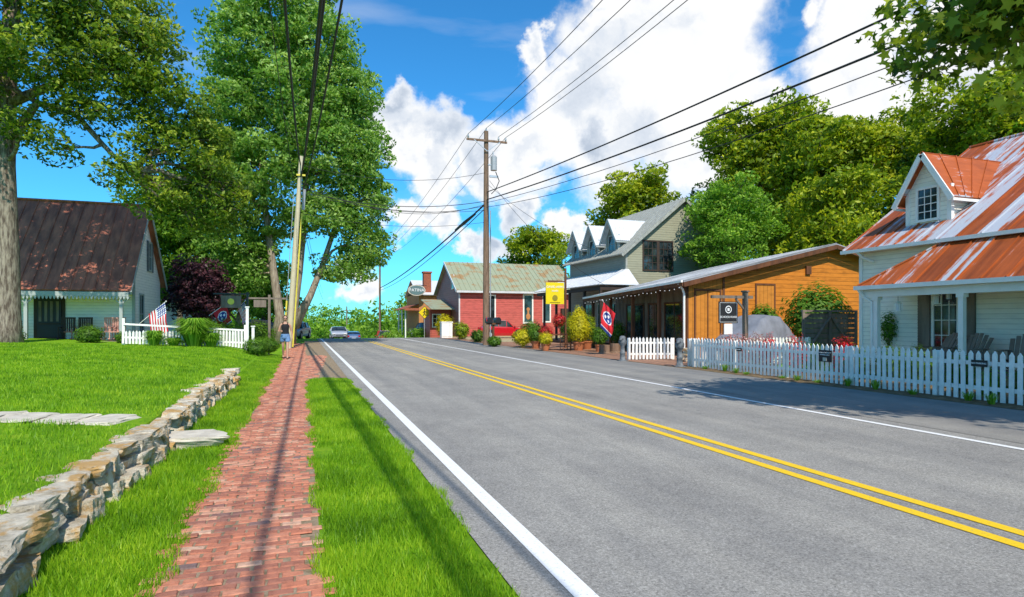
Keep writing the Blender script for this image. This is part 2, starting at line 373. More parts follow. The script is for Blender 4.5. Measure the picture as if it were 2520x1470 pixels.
# ------------------------------------------------------------------ rocks
def rock_template(seed):
    bm=bmesh.new(); bmesh.ops.create_cube(bm,size=2); bmesh.ops.subdivide_edges(bm,edges=bm.edges[:],cuts=5,use_grid_fill=True)
    o=Vector((seed*7.1,seed*3.3,seed)); rr=random.Random(seed)
    J={(i,j,k):Vector((rr.uniform(-.32,.22)*i,rr.uniform(-.32,.15)*j,rr.uniform(-.3,.2)*k)) for i in (-1,1) for j in (-1,1) for k in (-1,1)}
    for v in bm.verts:
        p=v.co.copy(); q=Vector((0,0,0))
        for (i,j,k),d in J.items(): q+=d*((1+i*p.x)*(1+j*p.y)*(1+k*p.z)/8)
        s=p.normalized()*1.3; p=p.lerp(s,.16)+q
        p+=noise.noise_vector(p*1.4+o)*.14+noise.noise_vector(p*4+o)*.07; v.co=p
    vs=np.array([v.co[:] for v in bm.verts]); fs=[[v.index for v in f.verts] for f in bm.faces]; bm.free(); return vs,fs
RT=[rock_template(i+1) for i in range(12)]
def rocks(name,items,mat,parent=None):
    vs=[];fs=[]
    for (c,s,rz) in items:
        tv,tf=random.choice(RT); b=len(vs); ca,sa=math.cos(rz),math.sin(rz)
        fl=random.choice((-1,1))
        for p in tv:
            x,y_,z=p[0]*s[0]*fl,p[1]*s[1],p[2]*s[2]
            vs.append((c[0]+x*ca-y_*sa,c[1]+x*sa+y_*ca,c[2]+z))
        fs+=[tuple(b+i for i in f) for f in tf]
    me=bpy.data.meshes.new(name); me.from_pydata(vs,[],fs); me.materials.append(mat); return link(name,me,parent)
def wall(name,y0,y1):
    it=[]
    for (zc,hh,xo) in ((.06,.08,.02),(.185,.075,-.03),(.3,.06,-.07)):
        y=y0+random.uniform(-.1,.1)
        while y<y1:
            l=random.uniform(.09,.25) if zc<.25 else random.uniform(.13,.3)
            xx=-1.72+.05*math.sin(y*.9)+random.uniform(-.05,.05)+xo
            it.append(((xx,y+l,zc+random.uniform(-.02,.025)),(random.uniform(.1,.15) if zc<.25 else random.uniform(.12,.2),l*1.0,hh*random.uniform(.75,1.25)),random.uniform(-.2,.2)))
            y+=2*l-.005
    rocks(name,it,rockm)
wall('stone_wall',1.2,8.5); wall('stone_wall',9.5,17.6)
e=empty('stone_steps')
rocks('step_slab',[((-1.42,8.95,.08),(.42,.34,.075),.1)],concrete,e); rocks('upper_slab',[((-1.95,9.0,.25),(.28,.42,.07),.05)],rockm,e)
it=[]; x=-2.1
while x>-14:
    l=random.uniform(.35,.6); yy=8.8-.3*(x+1.9); it.append(((x-l/2,yy,gz(x-l/2,yy)+.0),(l*.56,.34,.035),-.29)); x-=l*1.0
rocks('flagstone_walkway',it,concrete)
# ------------------------------------------------------------------ foliage
T_dia=np.array([(-1,0,0),(-.1,-.45,.08),(1,0,-.12),(-.1,.45,.08)])
T_map=[]
for i in range(10):
    a=2*math.pi*i/10; rr=(1.0 if i%2==0 else .48); T_map.append((rr*math.cos(a),rr*math.sin(a),-.15*rr if i%2==0 else .05))
T_map=np.array(T_map)
def leaves(name,C,size,mat,vals,parent=None,seed=0,tpl=T_dia,up=.35):
    r=np.random.default_rng(seed); N=len(C); n=r.normal(size=(N,3)); n[:,2]+=up*1.5; n/=np.linalg.norm(n,axis=1)[:,None]
    q=r.normal(size=(N,3)); t=np.cross(n,q); t/=np.linalg.norm(t,axis=1)[:,None]; b=np.cross(n,t)
    s=size*(.35+.35*r.random(N))[:,None,None]
    V=C[:,None,:]+(t[:,None,:]*tpl[None,:,0,None]+b[:,None,:]*tpl[None,:,1,None]+n[:,None,:]*tpl[None,:,2,None])*s
    return npmesh(name,V,len(tpl),mat,vals,parent)
def crown(lobes,ncl,lpc,crad,r,shell=.5):
    w=np.array([(l[3]*l[4]*l[5])**.667 for l in lobes]); w/=w.sum(); CC=[];LI=[]
    for i,l in enumerate(lobes):
        k=max(3,int(ncl*w[i])); d=r.normal(size=(k,3)); d/=np.linalg.norm(d,axis=1)[:,None]
        rad=(shell+(1-shell)*r.random(k)**.6)*(1+.14*r.normal(size=k))
        CC.append(np.array(l[:3])+d*rad[:,None]*np.array(l[3:6])); LI+= [i]*k
    CC=np.concatenate(CC); K=len(CC)
    cs=crad*(.5+.9*r.random(K)); cv=.5+.2*r.normal(size=K)
    n=(lpc*(.6+.8*r.random(K))).astype(int); idx=np.repeat(np.arange(K),n)
    g=r.normal(size=(len(idx),3)); g/=np.maximum(.6,np.linalg.norm(g,axis=1))[:,None]*.9
    P=CC[idx]+g*cs[idx][:,None]*np.array([1,1,.55])
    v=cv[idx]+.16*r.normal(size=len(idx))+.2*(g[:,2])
    return CC,np.array(LI),P,v
def tree(name,trunks,lobes,ncl,lpc,leaf,mat,barkm,seed,crad=.7,tpl=T_dia,br=14,lr=.12,minz=-99):
    r=np.random.default_rng(seed); e=empty(name,(0,0,0))
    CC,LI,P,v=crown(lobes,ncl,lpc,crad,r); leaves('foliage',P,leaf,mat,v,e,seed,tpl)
    mb=MB()
    for pts,r0,r1 in trunks:
        n=len(pts); mb.tube(pts,[r0*(1.35 if i==0 else 1)+(r1-r0)*i/(n-1) for i in range(n)],12)
    tp=[Vector(p) for t in trunks for p in t[0][1:] if p[2]>minz]
    for i,l in enumerate(lobes):
        c=Vector(l[:3]); cand=[p for p in tp if p.z<c.z+.6] or tp
        s=min(cand,key=lambda p:(p-c).length); L=(c-s).length
        if L<.3: L=.3
        mid=s.lerp(c,.5)+Vector((0,0,.1*L))+Vector(r.normal(0,.06*L,3)); rr=min(lr,.03+L*.02)*1.0
        limb=[s,s.lerp(mid,.55)+Vector(r.normal(0,.03*L,3)),mid,c]; mb.tube(limb,[rr*1.3,rr,rr*.8,rr*.45],7)
        ids=np.where(LI==i)[0]; r.shuffle(ids)
        for k in ids[:br]:
            q=Vector(CC[k]); a=mid.lerp(c,r.random()); m2=a.lerp(q,.5)+Vector((0,0,.08))
            mb.tube([a,m2,q],[rr*.35,rr*.22,.01],4)
    mb.obj('trunk_and_limbs',barkm,e,True,fix=False); return e
tree('shade_tree',[([(-11.6,30.4,.3),(-11.5,30.4,1.3),(-11.45,30.3,4),(-11.5,30.2,8),(-11.3,30,12),(-11,30,17)],.56,.25),
  ([(-11.4,30.3,8.9),(-10.3,30,10.6),(-8.9,29.8,10.2),(-7.9,29.6,9),(-6.9,29.5,7.9),(-5.8,29.5,6.9)],.17,.05),
  ([(-11.2,30,10.5),(-9,29.5,11.6),(-7,29.3,12.2),(-5,29.5,11)],.16,.05)],
 [(-10.5,29,15,3,3,2.4),(-7.8,29.5,13.9,2.2,2.5,1.9),(-9.6,28.5,11.9,1.8,2,1.1),(-7.3,29,11.6,2.0,2.0,1.0),(-5.5,29.5,10.9,1.7,2,1.2),(-4.4,30,9.5,1.4,1.6,1.2),
  (-3.7,30,8.1,1.1,1.4,.8),(-5.8,29.5,8.9,1.3,1.4,.7),(-8.5,29,10.1,1.4,1.5,.6),(-13.8,30,13,2.6,3,4),(-14.2,31,9,2,2,2),(-10.8,30,18.5,4,4,2.3),(-5.3,30,7.3,1.0,1,.6),
  (-4.6,31,6.2,.8,1,.7),(-7.1,29.4,8.0,.9,1,.5),(-6,29,13.2,1.2,1.5,1.0),(-12.3,28,10.6,1.0,1,.8),(-10.2,28.6,9.2,.9,1,.5),(-3.4,30.5,6.6,.9,1,.7),(-6.2,30,6.6,.7,.8,.45),(-3.2,30.2,7.4,.9,1,.8),(-9.3,29,8.5,.7,.8,.4)],
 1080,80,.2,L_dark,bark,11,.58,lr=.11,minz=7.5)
mlobes=[(-1.5,45,23.5,3.1,3,2.8),(1.0,45,20.8,2.5,3,2.3),(-3.9,45,20,2.4,3,2.6),(3.0,45,17.8,2.2,2.6,2.3),(4.1,45,14,1.9,2.4,2.2),(-1,44.5,17.2,3.0,3.2,2.8),(-4.7,45,15.2,2.1,3,2.6),
 (1.5,44,13.2,2.8,3,2.4),(4.1,45,10.4,1.9,2.4,1.9),(-2.5,44,11.8,2.7,3,2.4),(-5,45.5,10,1.9,2.5,2.2),(1.5,44,9,2.1,2.4,1.6),(4.2,45,7,1.7,2.3,1.5),(2.7,45,5.3,1.7,2,.9),(-4.2,46,6.8,2.2,2,1.7),(-1.8,45,8.6,1.6,1.6,1.3),(-3.5,46,4.6,1.6,1.5,.9),(-5.6,45.5,12.5,1.5,2,1.6),(2.3,45,16.2,1.8,2,1.8),(0,44,15,1.8,1.5,1.6)]
tree('silver_maple_tree',[([(-1.7,45,-.1),(-1.5,45,2),(-1.9,45,5),(-2.4,45,9),(-2.8,45,14)],.36,.15),([(-1.0,45.1,-.1),(-.7,45,2),(-.3,45,5),(.2,45,10),(.2,45,17),(-.5,45,22)],.42,.12),
 ([(-.6,45,1.2),(.5,45,3.4),(1.3,45,5.5),(2.4,45,9),(3,45,14)],.28,.1)],mlobes,1800,72,.27,L_maple,bark2,12,.68,lr=.2)
tree('plum_tree',[([(-6.1,43,.3),(-6.1,43,1.5),(-6.2,43,3)],.12,.07)],[(-6.3,43,4.2,1.5,1.4,1.5),(-5.2,43,3.2,1.1,1.2,1.1),(-7.1,43.4,3.4,1,1.2,1.2),(-6,42.6,2.2,1.2,1,.8)],170,60,.22,L_plum,bark,13,.5,br=5)
def simple(name,x,y,z0,H,R,mat,seed,ncl,leaf,lpc=70,crad=.9,low=.25,tr=.25):
    r=np.random.default_rng(seed); lob=[]
    lob.append((x,y,z0+H*.6,R*.6,R*.6,H*.26))
    n=14
    for i in range(n):
        a=2*math.pi*i/n+r.random()*.6; q=R*(.5+.32*r.random()); zz=z0+H*(low+.12+(.55*r.random()))
        sh=1-.45*max(0,(zz-z0)/H-.5)*2
        k=r.uniform(.22,.42)
        lob.append((x+q*math.cos(a)*sh,y+q*math.sin(a)*sh,zz,R*k,R*k,H*k*.3))
    for j in range(4): lob.append((x+r.normal()*.3*R,y+r.normal()*.2*R,z0+H*r.uniform(.78,.92),R*.26,R*.26,H*.08))
    tree(name,[([(x,y,z0-.2),(x,y,z0+H*.2),(x+.1*R,y,z0+H*.5),(x,y,z0+H*.8)],tr,.06)],lob,ncl,lpc,leaf,mat,bark,seed,crad,br=4)
simple('locust_tree',26.4,33,0,10.8,3.5,L_light,21,520,.2,62,.55)
simple('hickory_tree',37.5,43,0,20.3,6.9,L_yel,22,950,.4,50,.8,tr=.4)
simple('hickory_tree',33,56,0,17.6,4.8,L_yel,23,460,.4,48,.8,tr=.35)
simple('hickory_tree',37.5,36,0,17,5,L_yel,24,640,.36,50,.75,tr=.35)
simple('hickory_tree',42,33.5,0,17.5,4.8,L_yel,25,560,.36,50,.75,tr=.35)
simple('hickory_tree',39.8,25,0,18.8,5,L_yel,26,700,.33,52,.7,tr=.35)
simple('hickory_tree',31.5,29.5,0,11.5,3.2,L_yel,27,320,.3,50,.65)
simple('hickory_tree',46,45,0,19.5,6,L_yel,28,420,.42,50,1.0)
simple('hickory_tree',36,21,0,12.5,3.6,L_light,29,320,.3,50,.65)
simple('oak_tree',33.5,86,-.2,15.8,6,L_yel,30,380,.5,50,.95)
simple('oak_tree',-9,53,-.2,13.5,4.2,L_shrub,31,400,.36,60,.9)
simple('oak_tree',-14,62,-.5,8,4.0,L_shrub,32,240,.4,60,1.1)
simple('oak_tree',-3.6,62,-.5,8,3.2,L_light,33,180,.36,60,1.0)
simple('oak_tree',-4.6,50,0,7.5,2.8,L_shrub,34,260,.3,60,.7)
tree('sugar_maple_tree',[([(14.6,-.5,0),(14.4,-.4,3),(14,0,6),(13.4,.5,9)],.35,.15),([(14,0,5),(12.5,2.5,6.2),(11,4.8,6.7),(9.9,6.6,6.7)],.1,.03)],
 [(9.75,6.75,6.3,.8,.9,.5),(10.6,5.9,6.7,1.0,1.0,.6),(10.9,4.4,7,1.7,1.6,.8),(9.7,3.4,7.3,1.5,1.6,.7),(11.5,1.8,7.4,2,2,1),(13,-.3,9,2.5,2.5,1.6),(10.6,6.15,5.35,.35,.4,.5),(12.2,5.3,7.2,1.2,1,.8),(8.6,4.6,7.6,.9,1.0,.5),(12.3,3.6,7.4,1.3,1.3,.8),(11.2,7.2,6.6,.7,.6,.4)],
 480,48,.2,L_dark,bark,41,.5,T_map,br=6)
# distant tree mass
r=np.random.default_rng(77); lob=[]
for i in range(120):
    yy=r.uniform(105,190); xx=r.uniform(-75,70)
    if -1<xx-.03*(yy-100)<9 and yy<135: continue
    h=r.uniform(4,6.5)*(1+(yy-105)/170); z=gz(xx,yy); lob.append((xx,yy,z+h*.75,r.uniform(3.5,6),4,h*.62))
_,_,P,v=crown(lob,2600,26,1.5,r,.6); leaves('distant_trees',P,.8,L_light,v-.1,None,5)
r=np.random.default_rng(78); lob=[(x,y,gz(x,y)+h*.5,w,w,h*.5) for x,y,h,w in [(30,75,7,4),(42,62,12,5),(50,50,14,6),(52,35,14,6),(50,22,13,5),(24,92,6,4),(18,100,7,4),(45,75,10,6),(-25,70,6,6),(-34,60,7,6)]]
_,_,P,v=crown(lob,700,60,1.4,r,.5); leaves('background_trees',P,.5,L_light,v,None,6)
def shrub(name,x,y,z,rx,rz,mat,n,leaf,seed,ry=None,cone=0,parent=None,tpl=T_dia,part='foliage'):
    r=np.random.default_rng(seed); d=r.normal(size=(n,3)); d/=np.linalg.norm(d,axis=1)[:,None]; q=r.random(n)**.4
    ry=ry or rx; lump=np.array([1+.3*noise.noise(Vector(k)*2.3+Vector((seed,0,0)))+.15*noise.noise(Vector(k)*5+Vector((seed,3,0))) for k in d])
    P=d*(q*lump)[:,None]*np.array([rx,ry,rz])
    if cone: f=np.clip(1-cone*(P[:,2]/rz+1)/2,.12,1); P[:,0]*=f; P[:,1]*=f
    P+=np.array([x,y,z+rz])
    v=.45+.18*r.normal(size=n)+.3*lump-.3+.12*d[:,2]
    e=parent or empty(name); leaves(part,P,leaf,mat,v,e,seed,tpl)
    if not parent: MB().tube([(x,y,z-.05),(x,y,z+rz)],[.05,.02],6).obj('stem',bark,e)
    return e
shrub('boxwood_shrub',-1.9,28.8,.1,.62,.42,L_shrub,5000,.07,50)
shrub('boxwood_shrub',-1.5,30.6,.1,.5,.4,L_shrub,3000,.08,51)
shrub('boxwood_shrub',-9.1,32.2,.6,.6,.42,L_shrub,4000,.08,52)
shrub('boxwood_shrub',-7.9,32.6,.55,.35,.3,L_shrub,1500,.08,53)
shrub('boxwood_shrub',-12.2,33,.65,.5,.3,L_shrub,1500,.08,54)
def tuft(name,x,y,z,R,H,n,mat,seed,w=.02):
    r=np.random.default_rng(seed); V=[]
    for i in range(n):
        a=r.uniform(0,6.283); rr=R*r.random()**.5; h=H*r.uniform(.6,1.1); b=np.array([x+rr*.3*math.cos(a),y+rr*.3*math.sin(a),z])
        m_=b+np.array([rr*.55*math.cos(a),rr*.55*math.sin(a),h]); t=b+np.array([rr*1.4*math.cos(a),rr*1.4*math.sin(a),h*.8]); s=np.array([-math.sin(a),math.cos(a),0])*w
        V.append([b-s,b+s,m_+s,m_-s]); V.append([m_-s,m_+s,t,t-s*.1])
    npmesh(name,np.array(V),4,mat,.5+.2*r.normal(size=len(V)))
tuft('ornamental_grass',-4.6,30.5,.4,.75,1.25,900,L_light,1); tuft('ornamental_grass',-3.9,30.4,.35,.4,.7,400,L_light,2); tuft('ornamental_grass',-6.2,30.6,.45,.4,.7,400,L_light,3); tuft('ornamental_grass',-5.4,30.4,.45,.35,.4,300,L_light,4)
r=np.random.default_rng(9)
for k in range(16): tuft('weed_tuft',12.62+r.uniform(-.08,.12),4.5+k*.85+r.uniform(-.3,.3),0,.14,.13*r.uniform(.6,1.8),60,L_light,200+k,.006)
shrub('hedge',-4.3,34.5,.3,1.9,.7,L_shrub,5000,.13,55,.8)
shrub('hedge',-2.6,38,.1,1.2,.8,L_shrub,4000,.13,56,.8)
# ------------------------------------------------------------------ windows
def window(e,face,pos,a0,a1,z0,z1,fm,nx=2,nz=2,fw=.09,gm=None,name='window',mw=.035):
    s={'Y-':-1,'X-':-1,'X+':1}[face]; ax='Y' if face[0]=='Y' else 'X'
    def bx(mb,a,b,c,d,p0,p1,m):
        lo,hi=sorted((pos+s*p0,pos+s*p1))
        if ax=='Y': mb.box(a,b,lo,hi,c,d,m)
        else: mb.box(lo,hi,a,b,c,d,m)
    mb=MB(); bx(mb,a0,a1,z0,z1,-.02,.015,1)
    bx(mb,a0-fw,a0,z0-fw,z1+fw,-.02,.05,0); bx(mb,a1,a1+fw,z0-fw,z1+fw,-.02,.05,0)
    bx(mb,a0,a1,z1,z1+fw,-.02,.055,0); bx(mb,a0,a1,z0-fw,z0,-.02,.07,0)
    for i in range(1,nx): t=a0+(a1-a0)*i/nx; bx(mb,t-mw/2,t+mw/2,z0,z1,.015,.032,0)
    for i in range(1,nz): t=z0+(z1-z0)*i/nz; bx(mb,a0,a1,t-mw/2,t+mw/2,.015,.036,0)
    return mb.obj(name,[fm,gm or glass],e)
def ribs(mb,eA,eB,rB,rA,n,w=.03,h=.035,m=0):
    eA,eB,rA,rB=map(Vector,(eA,eB,rA,rB)); nrm=(eB-eA).cross(rA-eA).normalized()
    if nrm.z<0: nrm=-nrm
    for i in range(n+1):
        t=i/n; a=eA.lerp(eB,t)+nrm*h*.45; b=rA.lerp(rB,t)+nrm*h*.45
        if (a-b).length>.05: mb.beam(a,b,w,h,m,nrm)
# ------------------------------------------------------------------ white house (right)
e=empty('white_farmhouse')
X0,Y0,Y1=18.1,3.5,15.9; ZR=8.17; XR=23.9; pit=(ZR-4.07)/(XR-17.7)
mb=MB(); mb.poly([(X0,Y0,0),(X0,Y1,0),(X0,Y1,4.2),(X0,Y0,4.2)])
for yy in (Y0,Y1): mb.poly([(X0,yy,0),(29.7,yy,0),(29.7,yy,4.2),(XR,yy,ZR-.12),(X0,yy,4.2)])
mb.poly([(29.7,Y0,0),(29.7,Y1,0),(29.7,Y1,4.2),(29.7,Y0,4.2)]); mb.obj('siding_walls',wsiding,e)
mb=MB(); q=[(17.65,Y0-.3,4.04),(17.65,Y1+.3,4.04),(XR,Y1+.3,ZR),(XR,Y0-.3,ZR)]; mb.slab(q,.06); ribs(mb,*q,20)
q=[(30.15,Y0-.3,4.04),(30.15,Y1+.3,4.04),(XR+.003,Y1+.3,ZR),(XR+.003,Y0-.3,ZR)]; mb.slab(q,.06); mb.tube([(XR,Y0-.3,ZR+.02),(XR,Y1+.3,ZR+.02)],.06,8); mb.obj('main_roof',rust1,e)
mb=MB(); mb.beam((17.6,Y0-.3,3.97),(17.6,Y1+.32,3.97),.12,.11); mb.beam((17.75,Y1+.34,4.0),(XR,Y1+.34,ZR-.12),.05,.2); mb.box(X0-.03,X0+.1,Y1-.1,Y1+.03,0,4.0)
mb.tube([(17.6,15.6,3.95),(17.75,15.5,3.75),(18.0,15.3,3.6)],.05,8); mb.obj('gutters_and_fascia',whitetrim,e)
def dormer(e,xf,yc,w,zb,ze,za,xroof,zroof,p,wallm,trim,roofm,over=.25,winh=None,nx=2,nz=2,rb=5,cheek=None):
    xe=xroof+(ze-zroof)/p; xr=xroof+(za-zroof)/p; y0,y1=yc-w/2,yc+w/2
    mb=MB(); mb.poly([(xf,y0,zb),(xf,y1,zb),(xf,y1,ze),(xf,yc,za-.08),(xf,y0,ze)])
    mb.obj('dormer_front',wallm,e); mb=MB()
    for yy in (y0,y1): mb.poly([(xf,yy,zb),(xf,yy,ze),(xe+.1,yy,ze),(xf+.02,yy,zb)])
    mb.obj('dormer_cheeks',cheek or wallm,e)
    k=(za-ze)/(w/2); mb=MB()
    for s in (-1,1):
        ye=yc+s*(w/2+over); zz=ze-k*over; xx=xroof+(zz-zroof)/p
        q=[(xf-over,ye,zz),(xx+.1,ye,zz),(xr+.1,yc+s*.002,za),(xf-over,yc+s*.002,za)]; mb.slab(q,.05); ribs(mb,q[0],q[1],q[2],q[3],rb,.025,.03)
    mb.obj('dormer_roof',roofm,e); mb=MB()
    for s in (-1,1):
        ye=yc+s*(w/2+over); zz=ze-k*over; mb.beam((xf-over-.03,ye,zz-.09),(xf-over-.03,yc+s*.01,za-.09),.05,.16)
        mb.box(xf-.025,xf+.1,yc+s*w/2-.07,yc+s*w/2+.07,zb,ze-.02)
        mb.beam((xf-over,ye,zz-.1),(xe,ye,zz-.1),.06,.08)
    mb.box(xf-.06,xf+.02,y0+.07,y1-.07,zb,zb+.1); mb.obj('dormer_trim',trim,e)
    if winh: window(e,'X-',xf,yc-winh[0]/2,yc+winh[0]/2,winh[1],winh[2],trim,nx,nz,.08,mw=.022)
dormer(e,18.7,13.95,1.35,4.55,5.85,6.95,17.7,4.07,pit,wsiding,whitetrim,rust1b,.28,(.62,4.85,5.8),3,4)
# porch
px,pe=16.1,14.25
mb=MB(); q=[(px,Y0,2.69),(px,pe,2.69),(18.4,12.1,4.45),(18.4,Y0,4.45)]; mb.slab(q,.05)
nr=18
for i in range(nr+1):
    yy=Y0+(pe-Y0)*i/nr; t=1 if yy<=12.1 else (pe-yy)/(pe-12.1); a=Vector((px,yy,2.71)); b=Vector((px+2.3*t,yy,2.71+1.76*t))
    if t>.05: mb.beam(a,b,.03,.035)
mb.poly([(px,pe+.001,2.7),(18.4,pe,2.7),(18.4,12.1,4.46)])
mb.beam((px,pe,2.72),(18.4,12.1,4.48),.08,.04); mb.obj('porch_roof',rust1b,e)
mb=MB(); mb.beam((px-.05,Y0,2.63),(px-.05,pe+.05,2.63),.12,.12); mb.beam((px,pe+.05,2.63),(18.1,pe+.05,2.63),.12,.12); mb.box(px+.12,px+.28,Y0,pe-.1,2.35,2.57)
mb.poly([(px+.1,Y0,2.6),(18.05,Y0,2.6),(18.05,pe,2.6),(px+.1,pe,2.6)])
for yy in (13.75,11.25,8.8,6.3,3.9): mb.box(px+.14,px+.27,yy-.065,yy+.065,.3,2.35); mb.box(px+.11,px+.3,yy-.1,yy+.1,2.25,2.352)
mb.tube([(px-.03,14.2,2.6),(px+.1,14.1,2.35),(px+.18,13.9,2.2),(px+.18,13.88,.2)],.05,8)
mb.obj('porch_frame',whitetrim,e); MB().box(px,18.08,Y0,pe,.05,.3).obj('porch_deck',greyw,e)
window(e,'X-',X0,12.62,13.3,.75,2.55,whitetrim,3,4,.07,mw=.022)
mb=MB()
for a,b in ((13.42,13.8),(12.1,12.5)):
    for i in range(22): mb.box(X0-.06,X0-.02,a,b,.7+i*.085,.7+i*.085+.055)
    mb.box(X0-.05,X0-.01,a,b,.66,2.6)
mb.obj('shutters',greyw,e)
window(e,'X-',X0,9.4,10.1,.75,2.55,whitetrim,3,4,.09); window(e,'X-',X0,6.8,7.5,.75,2.55,whitetrim,3,4,.09)
def lantern(x,y,z,col_):
    mb=MB(); mb.tube([(x,y,2.6),(x,y,z+.32)],.006,5,1); mb.tube([(x,y,z+.32),(x,y,z+.24)],[.02,.11],6,0); mb.tube([(x,y,z),(x,y,z+.03)],.11,6,0); mb.tube([(x,y,z+.03),(x,y,z+.24)],.075,6,2)
    for k in range(6): a=k*math.pi/3; mb.tube([(x+.1*math.cos(a),y+.1*math.sin(a),z),(x+.1*math.cos(a),y+.1*math.sin(a),z+.25)],.01,4,0)
    return mb.obj('porch_lantern',[col_,black,lampw])
lantern(16.6,13.3,1.9,white); lantern(17,12.45,2.1,white); lantern(17,12.1,2.2,black)
def adirondack(name,x,y,z,rz,m):
    e=empty(name,(x,y,z),rz); mb=MB()
    for i in range(6): mb.beam((-.28+.112*i,.25,.3),(-.28+.112*i*1.0+(-.28+.112*i)*.15,.62,1.0-.03*abs(i-2.5)**1.6),.1,.02,0,(0,-1,.5))
    for i in range(6): mb.box(-.28,.28,-.3+.09*i,-.3+.09*i+.08,.36-.02*i,.38-.02*i)
    for s in (-1,1):
        mb.box(s*.36-.06,s*.36+.06,-.35,.4,.56,.585); mb.box(s*.32-.04,s*.32+.04,-.32,-.28,0,.56); mb.beam((s*.3,-.3,.34),(s*.3,.55,.02),.03,.1); mb.box(s*.32-.03,s*.32+.03,.32,.36,.1,.56)
    mb.obj('slats_and_arms',m,e); return e
adirondack('adirondack_chair',17.0,12.5,.3,-1.9,greyw); adirondack('adirondack_chair',16.9,10.25,.3,-1.3,greyw); adirondack('adirondack_chair',17,11.7,.3,-1.6,greyw)
# ------------------------------------------------------------------ picket fences
def fence(name,p0,p1,h=1.03,sp=.15,w=.088,post=2.3,side=1):
    e=empty(name); p0=Vector((*p0,0)); p1=Vector((*p1,0)); d=(p1-p0); L=d.length; d.normalize(); n=Vector((-d.y,d.x,0))*side
    mb=MB(); k=int(L/sp)
    for i in range(k+1):
        c=p0+d*(i*sp); z=gz(c.x,c.y)+.04+random.uniform(-.01,.01); hh=h+random.uniform(-.015,.015); tl=random.uniform(-.012,.012)
        a=c-d*w/2+Vector((0,0,z)); b=c+d*w/2+Vector((0,0,z)); T=Vector((0,0,hh-z-.07)); tv=d*tl
        mb.ext([a,b,b+T+tv,c+Vector((0,0,hh))+tv,a+T+tv],n*.02)
    mb.obj('pickets',white,e); mb=MB()
    za,zb=gz(p0.x,p0.y),gz(p1.x,p1.y)
    for zz in (.28,.78): mb.beam(p0+n*.045+Vector((0,0,za+zz*(h/1.03))),p1+n*.045+Vector((0,0,zb+zz*(h/1.03))),.04,.08)
    m_=max(1,round(L/post))
    for i in range(m_+1):
        c=p0+d*(L*i/m_)+n*.12; z=gz(c.x,c.y); mb.box(c.x-.05,c.x+.05,c.y-.05,c.y+.05,z,z+h*.97)
    mb.obj('rails_and_posts',white,e); return e
fence('picket_fence',(12.85,3.0),(12.85,18.15),side=-1)
fence('picket_fence',(12.95,18.25),(18.3,18.25))
fence('picket_fence',(12.75,22.2),(14.6,21.8),.95)
fence('picket_fence',(-7.5,31),(-2.55,31),1.2,.13)
e=empty('gate_posts'); mb=MB()
for x,h in ((-2.45,2.25),(-2.2,1.35)):
    z=gz(x,31); mb.box(x-.06,x+.06,30.9,31.02,z,h); mb.box(x-.09,x+.09,30.87,31.05,h,h+.05)
mb.obj('posts',white,e)
def fsign(y,z,w,h,lines,sz):
    e=empty('fence_sign'); MB().box(12.79,12.815,y-w/2,y+w/2,z-h/2,z+h/2).obj('board',blk,e)
    for i,t in enumerate(lines): text(t,(12.785,y,z+h*.27*(len(lines)>1)-i*sz*1.25),sz,textw,e,-math.pi/2)
    return e
fs_=fsign(12.3,.72,.4,.3,['PRIVATE PROPERTY','MEMBERS ONLY'],.042); fsign(8.5,.78,.3,.13,['NO PARKING'],.048); fsign(15.6,.74,.22,.1,['NO PARKING'],.03)
MB().box(12.78,12.79,12.24,12.36,.59,.68).obj('plain_patch',concrete,fs_)
# ------------------------------------------------------------------ brown building
e=empty('brown_shop_building'); yg=23.5
def roofz(x,y=yg): return (3.4-(y-23)*.04)+(x-15.9)*.23
mb=MB(); mb.poly([(18.4,yg,0),(24.65,yg,0),(24.65,yg,roofz(24.65)-.1),(18.4,yg,roofz(18.4)-.1)]); mb.poly([(24.65,yg,0),(31,yg,0),(31,yg,3.9),(24.65,yg,roofz(24.65)-.1)]); mb.obj('gable_siding',osiding,e)
MB().poly([(16.45,yg,0),(18.4,yg,0),(18.4,yg,roofz(18.4)-.1),(16.45,yg,roofz(16.45)-.1)]).obj('board_wall',oboard,e)
mb=MB(); ya,yb=23.0,33
q=[(15.9,ya,roofz(15.9,ya)),(15.9,yb,roofz(15.9,yb)),(24.65,yb,roofz(24.65,yb)),(24.65,ya,roofz(24.65,ya))]; mb.slab(q,.06); ribs(mb,*q,25,.03,.03)
mb.slab([(31.5,ya,3.8),(31.5,yb,3.5),(24.655,yb,roofz(24.65,yb)),(24.655,ya,roofz(24.65,ya))],.06); mb.obj('metal_roof',tin,e)
mb=MB(); mb.beam((15.9,ya-.03,roofz(15.9,ya)-.17),(24.65,ya-.03,roofz(24.65,ya)-.17),.05,.2); mb.beam((24.65,ya-.03,roofz(24.65,ya)-.17),(31.5,ya-.03,3.65),.05,.2)
mb.beam((15.86,ya,roofz(15.9,ya)-.15),(15.86,yb,roofz(15.9,yb)-.15),.05,.16)
for yy in (23.55,25.6,28.1,30.5,32.7): mb.box(16.25,16.4,yy-.07,yy+.07,0,3.2-(yy-23)*.04)
mb.box(16.42,16.5,yg-.03,yg-.002,0,3.3); mb.box(18.35,18.47,yg-.035,yg-.002,0,3.7)
mb.box(16.8,16.88,yg-.04,yg-.004,0,3.1);mb.box(18.2,18.28,yg-.04,yg-.004,0,3.1);mb.box(16.88,18.2,yg-.04,yg-.004,3.0,3.1);mb.box(17.52,17.56,yg-.03,yg-.004,0,3.0)
mb.box(20.2,20.28,yg-.04,yg-.004,0,3.4);mb.box(21.3,21.38,yg-.04,yg-.004,0,3.4);mb.box(20.28,21.3,yg-.04,yg-.004,3.32,3.4)
